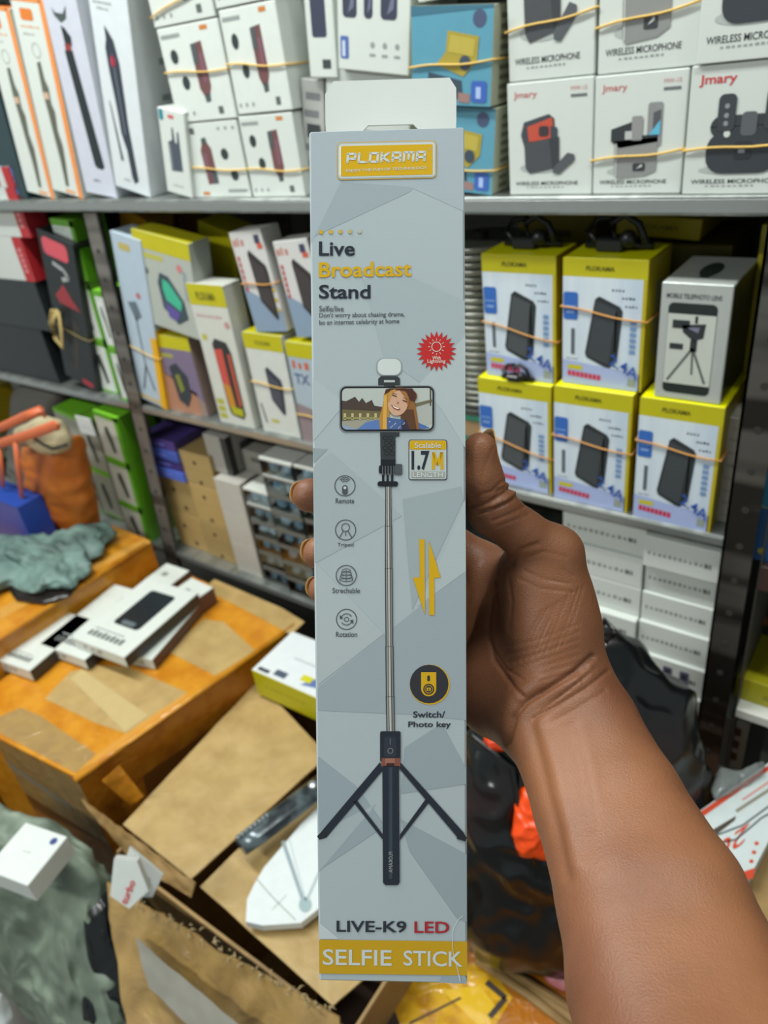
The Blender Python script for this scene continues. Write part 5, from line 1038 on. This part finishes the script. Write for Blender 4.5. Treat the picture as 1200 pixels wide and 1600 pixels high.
# -- open carton
oc = empty('open_carton', (-.6, .45, 0)); tag(oc, 'battered open brown carton with pale flaps in the lower left foreground', 'carton')
def sub(o): o.location = o.location-oc.location; return o
mb = MB(); X0, X1, Y0, Y1, ZT = -.835, -.375, .262, .66, T3-.012
for lo, hi in (((X0, Y0, .001), (X1, Y0+.005, ZT-.006)), ((X0, Y1-.005, .001), (X1, Y1, ZT)), ((X0, Y0+.005, .001), (X0+.005, Y1-.005, ZT)), ((X1-.005, Y0+.005, .001), (X1, Y1-.005, ZT)), ((X0+.005, Y0+.005, .001), (X1-.005, Y1-.005, .01))): mb.cbox(lo, hi, KRB, .0008)
sub(mb.build('carton_body', parent=oc))
zf = lambda u, v, dz=0.0: onZ(u, v, T3+dz)
def fs(name, cs, mat, n, amp, f, seed, th=.003, bend=None, label=None):
    o = sheet(name, cs, mat, n, amp, f, seed, th, bend, parent=oc)
    o.location = -Vector(oc.location)
    if label: o['label'] = label
    return o
fs('flap', [zf(192, 1288), zf(298, 1374), zf(512, 1180, .004), zf(402, 1064, .004)], KRA, (40, 40), .0022, (9, 9, 9), 3, label='pale left flap')
fs('flap', [zf(312, 1384, -.006), zf(520, 1572, -.004), zf(690, 1420, -.006), zf(516, 1190, -.006)], KRA, (40, 40), .003, (8, 8, 8), 8, label='pale right flap')
fs('flap', [zf(168, 1378, .006), zf(530, 1590, .000), zf(560, 1830, -.16), zf(225, 1790, -.20)], KRT, (70, 40), .011, (16, 9, 9), 12, label='crumpled front flap with tape, hanging down')
fs('flap', [zf(128, 1248, .012), zf(306, 1380, .006), zf(300, 1402, -.012), zf(205, 1340, -.02)], KRB, (40, 12), .006, (22, 22, 22), 15, label='brown fold at the left edge')
m2 = MB()
o = fs('shipping_label', [onZ(222, 1452, T3-.006)+np.array([0, -.012, 0]), onZ(425, 1622, T3-.012)+np.array([0, -.012, 0]), onZ(400, 1680, T3-.05)+np.array([0, -.012, 0]), onZ(245, 1530, T3-.045)+np.array([0, -.012, 0])], M('#8d8a80', .5), (30, 12), .003, (14, 14, 14), 12, .0006, label='scuffed grey paper label')
# torn fibres along the rim
mb = MB(); r = random.Random(11)
for i in range(70):
    t = r.random(); u, v = 200+320*t, 1398+185*t; p = zf(u+r.uniform(-8, 8), v+r.uniform(-8, 8), .003); a_ = r.uniform(0, 6.28); L_ = r.uniform(.004, .012)
    mb.tube([p, p+np.array([math.cos(a_)*L_*.5, math.sin(a_)*L_*.5, .004]), p+np.array([math.cos(a_)*L_, math.sin(a_)*L_, .001])], [.0012, .001, .0003], M('#a8946c', .7), 5)
o = sub(mb.build('torn_edge', parent=oc)); 
# -- white packs tucked into its corner
for cs, lb, redt in (([(176, 1405), (172, 1338), (202, 1326), (196, 1412)], 0, 0),): pass
def card3(name, label, pts, d0, th, mat, art=None):
    P = [atD(u, v, d0+dd) for u, v, dd in pts]; mb = MB(); n = len(P); B = [p+FW*th for p in P]
    mb.face(P, mat); mb.face(B[::-1], mat)
    for i in range(n): mb.face([P[i], P[(i+1) % n], B[(i+1) % n], B[i]], mat)
    if art: art(Face(mb, fmap=lambda u, v: atD(u, v, d0-.0003), N=-FW, eps=.0003))
    o = mb.build(name); bm = bmesh.new(); bm.from_mesh(o.data); bmesh.ops.recalc_face_normals(bm, faces=bm.faces); bm.to_mesh(o.data); bm.free(); recenter(o); tag(o, label, 'box'); return o
card3('blister_pack', 'white pack with red lettering stuck in the corner of the open carton', [(172, 1400, 0), (178, 1342, 0), (214, 1346, 0), (232, 1392, 0), (202, 1420, 0)], .955, .012, M('#c5c9c5', .35), lambda f: f.text('turbo', (198, 1414), (212, 1378), (188, 1409), RDJ, 2, .02))
card3('blister_pack', 'plain white pack behind the red lettered one in the open carton corner', [(196, 1346, 0), (202, 1324, 0), (254, 1368, 0), (238, 1402, 0), (215, 1402, 0)], .985, .006, M('#cfd3cf', .35), lambda f: f.disc(232, 1374, 3, M('#a89c7a'), 2))
# -- yellow and white box on the left flap
def ytop(f): f.rect(.05, .05, .2, .12, INK, 1); f.rect(.25, .08, .4, .2, M('#4b5564'), 1); f.poly([(.6, .1), (.95, .2), (.95, .5), (.7, .3)], M('#5a70a0'), 1); f.rect(.55, .18, .68, .3, M('#c6c01c'), 2); f.rect(.3, .5, .9, .53, M('#aeb4b6'), 1)
o = slab('power_bank_box', 'white topped yellow box lying on the open carton behind the held carton', 'box', (393, 1048), (512, 1100), (450, 985), T3+.068, .060, M('#b5af10', .4), top=ytop, mats={'+z': M('#d5dadb', .35)}, front=lambda f: smalltext(f, .15, .7, .5, 8, .06, M('#9a8f20')), seam=False)
o.location.z = T3+.0105; yb_ = o
# -- black stick and white card on the right flap
zc_ = T3+.006
mb = MB(); top = [onZ(u, v, zc_+.012) for u, v in ((384, 1440), (386, 1405), (396, 1384), (412, 1356), (470, 1288), (520, 1236), (540, 1380), (500, 1418), (470, 1442), (410, 1446))]
mb.prism(top, zc_, M('#d2d8d8', .3, bump=.2)); f = zface(mb, zc_+.012, .0003); f.line([(442, 1314), (474, 1408)], 6, M('#8a9a9e'), 1); f.line([(452, 1312), (478, 1408)], 2, M('#b9c6c8'), 2); f.line([(500, 1360), (477, 1412)], 4, M('#9fb0b2'), 1); f.disc(477, 1414, 10, M('#93a8aa'), 2, 12); f.line([(398, 1370), (424, 1400), (462, 1438)], 1.6, M('#8d8f84'), 1)
f.line([(425, 1422), (448, 1398)], 1.4, M('#a9b0ae'), 1)
o = mb.build('card_tray'); recenter(o); tag(o, 'white moulded card tray with a grey V mark lying on the open carton', 'tray')
st = empty('selfie_stick', Vv(onZ(450, 1270, zc_+.02))); tag(st, 'black folded selfie stick lying on the white card tray', 'selfie stick')
a_, b_ = onZ(372, 1326, zc_+.03), onZ(530, 1206, zc_+.03); dr = nz(b_-a_); L_ = np.linalg.norm(b_-a_)
mb = MB(); mb.tube([a_+dr*.004, a_+dr*.03, a_+dr*L_*.5, b_], [.016, .018, .018, .018], stripes('#2b3134', '#5d686c', 12, .22, .3, 'A', (.4, .6)), 20, flat=.7, up=tuple(np.cross([0, 0, 1], dr))); o = mb.build('stick_body', parent=st); o.location = -st.location
mb = MB(); sd_ = np.cross([0, 0, 1], dr)
for i in range(8): mb.ball(a_+dr*(.008+.007*i)+sd_*.006+np.array([0, 0, .012]), .0045, M('#7d8689', .2, .5), 10)
o = mb.build('ridged_grip', parent=st); o.location = -st.location
mb = MB(); mb.ball(a_+dr*L_*.74+np.array([0, 0, .0135]), .0075, M('#c5cccc', .15, .7), 14, (1, 1, .5)); o = mb.build('button', parent=st); o.location = -st.location; o['label'] = 'silver round button'
# -- white cable boxes on the large taped carton
CW = M('#cdd2cb', .35); CSD = M('#5a4f48', .4)
def cab(win=True, slim=False):
    def fn(f):
        if win: f.rrect(.30, .32, .78, .86, .06, M('#20272b', .25), 1); f.rrect(.42, .34, .66, .40, .03, M('#5d686c'), 2)
        if slim: f.rrect(.42, .3, .56, .88, .04, M('#3a4447', .3), 1)
        [f.rect(.14+.083*i, .10, .195+.083*i, .165+.01*(i % 2), M('#5c625f'), 2) for i in range(8)]; f.rect(.15, .2, .7, .215, TXG, 1)
    return fn
kk = dict(right=lambda f: f.rect(0, 0, 1, .92, M('#2e3033', .35), 1), front=lambda f: smalltext(f, .2, .6, .4, 3, .3, M('#8d8a86')), seam=False)
for (A_, B_, Cc_, z_, th, lb, tp) in (
    ((-6, 1030), (46, 1048), (76, 948), .030, .026, 'white cable box with a dark end, leftmost on the large taped carton', cab(False)),
    ((62, 1006), (132, 1031), (146, 903), .030, .024, 'white cable box with a slim dark window, second from the left', cab(False, True)),
    ((202, 1024), (238, 1031), (276, 940), .026, .024, 'plain topped white box with brown sides, right of the phone box', None),
    ((256, 932), (290, 949), (290, 898), .040, .036, 'small white box standing at the right back of the cable boxes', None),
    ((226, 905), (262, 918), (262, 880), .034, .032, 'small white box behind the large window cable box', None)):
    k2 = dict(kk)
    if tp is None: k2['right'] = lambda f: f.rect(0, 0, 1, 1, M('#5c3f38', .4), 1); k2['top'] = lambda f: f.rect(.3, .4, .5, .6, M('#8d918c'), 1)
    else: k2['top'] = tp
    slab('cable_box', lb, 'box', A_, B_, Cc_, T2+z_, th, CW, **k2)
k2 = dict(kk); k2['top'] = cab(True)
slab('cable_box', 'white box with a large black phone shaped window, on top of the cable boxes', 'box', (112, 996), (194, 1027), (187, 890), T2+.056, .0245, CW, **k2)
# -- green-grey cloth on the far left carton
TEAL = stripes('#3d514c', '#6f8a83', 3, .55, 0, 'A', (.3, .7), 6)
o = blob('folded_cloth', [onZ(u, v, T1+.018) for u, v in ((-60, 858), (20, 842), (60, 846), (105, 846), (140, 826), (176, 822), (182, 832), (150, 872), (128, 905), (100, 926), (60, 926), (10, 918), (-60, 935))], TEAL, .032, .030, (10, 24, 20), 4, depth_dir=(0, 0, 1), back=.014, N=150, Mr=70, floorz=T1+.001)
tag(o, 'crumpled green-grey cloth lying on the far left taped carton', 'cloth')
o = blob('plastic_bag', [onZ(u, v, T1+.006) for u, v in ((10, 918), (60, 922), (122, 915), (110, 932), (70, 944), (25, 938))], M('#1c1614', .25), .008, .004, (30, 30, 30), 6, depth_dir=(0, 0, 1), floorz=T1+.0008); tag(o, 'dark plastic under the front edge of the green-grey cloth', 'bag')
# -- blue box and white packet at the left edge
C('storage_box', 'plain blue box at the left edge beside the orange bag', 'box', (-70, 848), (40, 824), (-95, 745), .60, .06, M('#20439a', .4), z=T1+.0, lean=0, seam=False, front=lambda f: f.rect(0, .97, 1, .985, M('#183680'), 1))
C('packet', 'white packet with red lines at the left edge in front of the blue box', 'packet', (-60, 900), (28, 888), (-66, 840), .535, .012, M('#c9c8c6', .4), z=T1+.001, lean=0, seam=False, front=lambda f: (f.rect(.3, .6, .95, .65, M('#c06068'), 1), f.rect(.3, .3, .95, .34, M('#c88f90'), 1)))
# -- orange cloth bag with coral handles
bg = empty('carrier_bag', Vv(onZ(110, 840, T1))); tag(bg, 'orange cloth bag with coral handles standing behind the green-grey cloth', 'bag')
YB = .705; OB = stripes('#a8560f', '#bb6a18', 3, .5, 0, 'A', (.3, .7), 5)
o = blob('bag_body', [onY(u, v, YB) for u, v in ((40, 690), (70, 684), (100, 686), (118, 676), (126, 720), (138, 775), (147, 828), (118, 842), (70, 846), (58, 790), (50, 735))], OB, .045, .012, (7, 10, 22), 9, parent=bg, floorz=T1+.001); o.location = -bg.location
o = blob('bag_lining', [onY(u, v, YB-.03) for u, v in ((26, 668), (60, 652), (88, 660), (106, 690), (104, 706), (84, 708), (70, 695), (40, 692))], M('#b3a684', .6, bump=.2), .03, .006, (14, 14, 14), 3, parent=bg); o.location = -bg.location; o['label'] = 'cream lining folded over the rim'
mb = MB(); CO = M('#c9663c', .45)
for P_, r_ in (([(-30, 680), (10, 664), (40, 650), (66, 640), (68, 650)], .0085), ([(-30, 706), (10, 690), (50, 678), (88, 664), (92, 668)], .0095), ([(24, 690), (28, 730), (36, 790)], .0085), ([(-2, 700), (2, 725), (4, 760)], .008)):
    hb = MB(); hb.tube([onY(u, v, YB-.075) for u, v in P_], r_, CO, 10, flat=.35, up=(0, 0, 1)); o = hb.build('handle', parent=bg); o.location = -bg.location
mb = MB(); mb.tube([onY(u, v, YB-.064) for u, v in ((46, 678), (66, 694), (82, 702), (104, 695))], .003, M('#2b3033', .4), 7); o = mb.build('drawcord', parent=bg); o.location = -bg.location; o['label'] = 'dark drawcord'
o = blob('gunny_sack', [onY(u, v, .90) for u, v in ((30, 600), (60, 590), (100, 600), (112, 700), (120, 800), (60, 840), (20, 760))], M('#66645c', .8, bump=.5, bscale=150), .06, .012, (9, 9, 9), 2, floorz=Z3+.001); tag(o, 'rough grey sack on the lower shelf behind the orange bag', 'sack')
C('gadget_box', 'yellow box edge behind the coral handles at the left edge', 'box', (-80, 700), (8, 702), (-85, 600), 1.0, .1, M('#a88f14', .45), lean=0, z=Z3, seam=False)
# -- woven sack in the lower left corner with a white box on it
SK = stripes('#59665a', '#7f8c7b', 3, .55, 0, 'A', (.3, .7), 7)
sackz = CAMH-.945
so = [atD(u, v, 1.115-(v-1260)*.00012) for u, v in ((-120, 1245), (-40, 1240), (40, 1262), (100, 1300), (150, 1345), (178, 1372), (168, 1420), (178, 1480), (205, 1560), (225, 1640))]+[np.array(q) for q in ((-.70, .13, .36), (-.72, .12, .06), (-.80, .12, .002), (-1.10, .12, .002), (-1.22, .12, .10), (-1.20, .13, .45))]
o = blob('woven_sack', so, SK, .070, .032, (15, 15, 13), 21, N=200, Mr=90, pw=.5, back=.03, depth_dir=(-.12, -.75, .55), floorz=.001); tag(o, 'grey-green woven sack bulging in the lower left corner', 'sack'); sack = o
def wtop(f): f.disc(.82, .84, .07, M('#2d3f7a'), 1); smalltext(f, .42, .6, .5, 3, .03)
o = slab('charger_box', 'small white box with a blue round mark, lying on the grey-green sack', 'box', (-24, 1358), (43, 1384), (50, 1288), CAMH-.870, .036, M('#ccd1cd', .35), top=wtop, seam=False)
o = blob('plastic_bag', [atD(u, v, 1.10) for u, v in ((130, 1390), (172, 1392), (200, 1450), (232, 1520), (262, 1640), (180, 1700), (120, 1640), (140, 1500))], M('#121618', .22), .03, .010, (16, 16, 16), 31, N=120, Mr=50, depth_dir=-FW, back=.01); tag(o, 'black plastic bag wedged between the woven sack and the open carton', 'bag')
o = blob('plastic_bag', [atD(u, v, .98) for u, v in ((-40, 1560), (0, 1555), (18, 1590), (30, 1640), (-40, 1660))], M('#b5bcbc', .2), .02, .004, (20, 20, 20), 33, depth_dir=-FW); tag(o, 'pale plastic in the bottom left corner', 'plastic')
# -- bottom carton with yellow tape under the black bag
c4 = [(-.352, .24, T4), (-.052, .24, T4), (-.052, .70, T4), (-.352, .70, T4)]
YT = stripes('#b07c18', '#d0a020', 9, .12, 0, 'A', (.35, .6), 5, .8)
def c4a(mb):
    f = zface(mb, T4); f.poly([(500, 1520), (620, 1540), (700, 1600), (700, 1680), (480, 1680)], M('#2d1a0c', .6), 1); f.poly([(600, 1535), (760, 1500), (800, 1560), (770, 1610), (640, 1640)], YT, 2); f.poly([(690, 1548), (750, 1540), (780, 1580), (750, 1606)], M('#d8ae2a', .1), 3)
    f.poly([(730, 1470), (760, 1478), (960, 1610), (900, 1620)], KRB, 3); f.poly([(780, 1500), (930, 1520), (1000, 1580), (880, 1560)], ORD, 2)
    f.line([(760, 1535), (790, 1560), (765, 1590)], 9, M('#2d2016', .4), 4); f.line([(640, 1600), (720, 1560)], 4, M('#4a3010', .4), 4)
    for P_ in ([(735, 1478), (830, 1532), (940, 1606)], [(745, 1500), (820, 1550), (900, 1612)]): mb.tube([onZ(u, v, T4+.002) for u, v in P_], .006, KRB, 8, flat=.4, up=(1, 0, 0))
box8('taped_carton', 'brown carton with shiny yellow tape under the black bag', 'carton', c4, 0.0, ORD, c4a)
o = blob('rubber_glove', [onZ(u, v, T4+.012) for u, v in ((848, 1522), (880, 1516), (915, 1524), (915, 1548), (880, 1546), (858, 1536))], M('#c0757c', .4), .012, .004, (30, 30, 30), 8, depth_dir=(0, 0, 1), floorz=T4+.0005); o.name = 'pink_wrapper'; tag(o, 'pink wrapper peeking out under the black bag beside the forearm', 'wrapper')
# -- black plastic bag with orange thing
BP = bpy.data.materials.new('black_plastic'); BP.use_nodes = True; nt = BP.node_tree; b = nt.nodes['Principled BSDF']; tc = nt.nodes.new('ShaderNodeTexCoord'); n = nt.nodes.new('ShaderNodeTexNoise'); n.inputs['Scale'].default_value = 7; nt.links.new(tc.outputs['Object'], n.inputs['Vector'])
r_ = nt.nodes.new('ShaderNodeValToRGB'); r_.color_ramp.elements[0].color = rgb('#0e1112'); r_.color_ramp.elements[1].color = rgb('#2c0e0b'); r_.color_ramp.elements[0].position = .52; r_.color_ramp.elements[1].position = .8; nt.links.new(n.outputs['Fac'], r_.inputs[0]); nt.links.new(r_.outputs[0], b.inputs['Base Color']); b.inputs['Roughness'].default_value = .22  # dark red patches put light glowing through the thin plastic into the colour
o = blob('plastic_bag', [atD(u, v, .885+(v-985)*.00020) for u, v in ((700, 1190), (742, 1130), (800, 1090), (860, 1030), (905, 990), (945, 982), (985, 1000), (1040, 1048), (1072, 1070), (1086, 1120), (1096, 1190), (1112, 1250), (1105, 1330), (1060, 1420), (1000, 1490), (900, 1522), (800, 1518), (752, 1496), (718, 1440), (690, 1330))], BP, .065, .022, (11, 11, 9), 17, N=200, Mr=96, pw=.55, back=.05, depth_dir=-FW, floorz=T4+.001); tag(o, 'large black plastic bag, dark red tint imitating light through it, behind the forearm', 'bag')
mb = MB()
for P_, rr in (([(925, 992), (945, 970), (962, 985), (948, 1002), (930, 996)], .006), ([(735, 1150), (800, 1200), (815, 1290), (835, 1350)], .005), ([(900, 1010), (880, 1080), (800, 1180)], .007)): mb.tube([atD(u, v, .86) for u, v in P_], rr, BP, 8, flat=.5)
bgc = o; tb = mb.build('handle', parent=bgc); tb.location = -Vector(bgc.location); tb['label'] = 'knotted plastic handle'
OG = M('#e8480a', .3, sss=.1)
o = blob('hand_drill', [atD(u, v, .862) for u, v in ((812, 1228), (835, 1222), (880, 1260), (880, 1330), (850, 1342), (812, 1336), (800, 1300), (806, 1262))], OG, .018, .006, (30, 10, 45), 5, depth_dir=-FW); o.name = 'orange_grip'; tag(o, 'bright orange plastic grip showing out of the black bag', 'grip')
o = blob('plastic_piece', [atD(u, v, .868) for u, v in ((756, 1152), (775, 1146), (792, 1156), (790, 1172), (768, 1178), (756, 1168))], M('#c93a10', .35), .012, .003, (30, 30, 30), 6, depth_dir=-FW); tag(o, 'small orange-red rounded plastic piece at the top of the black bag below the palm', 'plastic piece')
# -- box with orange lettering at the lower right, on a carton
zr = CAMH-.80
tp = [(1092, 1268), (1166, 1380), (1245, 1232), (1215, 1182)]
def rw(mb):
    f = zface(mb, zr, .0004); R_ = M('#c8482e', .4); f.poly([(1092, 1270), (1216, 1186), (1218, 1192), (1096, 1278)], R_, 1); f.poly([(1108, 1300), (1150, 1275), (1148, 1282), (1112, 1310)], M('#4a4038'), 1); f.line([(1112, 1308), (1160, 1290), (1215, 1250)], 2.6, M('#5a6466'), 2); f.line([(1108, 1322), (1150, 1312), (1190, 1278), (1222, 1262)], 2.6, M('#5a6466'), 2)
    f.line([(1150, 1268), (1205, 1232)], 5, M('#8a8578'), 1); f.line([(1160, 1250), (1216, 1212)], 3, M('#d08a80'), 1)
    f.text('20', (1172, 1285), (1122, 1318), (1162, 1318), R_, 2, .0); f.poly([(1156, 1364), (1180, 1356), (1177, 1372), (1164, 1376)], R_, 1)
    for x_, y_ in ((1182, 1318), (1178, 1332), (1174, 1346)): f.disc(x_, y_, 3.6, R_, 1, 3)
rb = box8('charger_box', 'white charger box with orange-red lettering at the lower right edge', 'box', [onZ(u, v, zr) for u, v in tp], zr-.022, M('#c6d0cf', .35), rw)
box8('taped_carton', 'brown carton under the orange lettered white box at the right edge', 'carton', [(-.045, .44, zr-.0225), (.30, .44, zr-.0225), (.30, .76, zr-.0225), (-.045, .76, zr-.0225)], 0.0, KRB)
o = blob('plastic_wrap', [onZ(u, v, zr+.004) for u, v in ((1112, 1232), (1120, 1205), (1160, 1208), (1195, 1192), (1190, 1212), (1150, 1236), (1118, 1250))], M('#8f9694', .15, alpha=.55), .012, .006, (24, 24, 24), 9, depth_dir=(0, 0, 1), floorz=zr-.021); tag(o, 'clear plastic wrap beside the black bag and the orange lettered box', 'plastic')

# ================================================================== repeats share a group
GROUPS = {'wireless_microphone_box': 'white wireless microphone boxes on the top shelf', 'rubber_band': 'rubber bands round the boxes', 'bulb_box': 'boxes of shiny bulbs on the lower shelf', 'long_carton': 'long white boxes stacked below the middle shelf',
          'kraft_box': 'kraft boxes with dark dots', 'cable_box': 'white cable boxes on the taped carton', 'light_box': 'green and white light boxes by the left post', 'taped_carton': 'cartons in front of the rack', 'lamp_box': 'plain white and grey boxes beside the kraft stack', 'phone_clamp': 'black phone clamps on the power bank boxes', 'blister_pack': 'white packs in the open carton'}
for o in list(bpy.data.objects):
    k = o.name.split('.')[0]
    if o.parent is None and 'label' in o.keys() and 'kind' not in o.keys():
        if k in GROUPS: o['group'] = GROUPS[k]
        elif k == 'power_bank_box' and 'yellow topped' in o['label']: o['group'] = 'yellow topped power bank boxes on the middle shelf'
        elif k == 'microphone_box' and 'column' in o['label']: o['group'] = GL
        elif k == 'tripod_box' and 'orange tripod' in o['label']: o['group'] = 'orange edged tripod boxes'
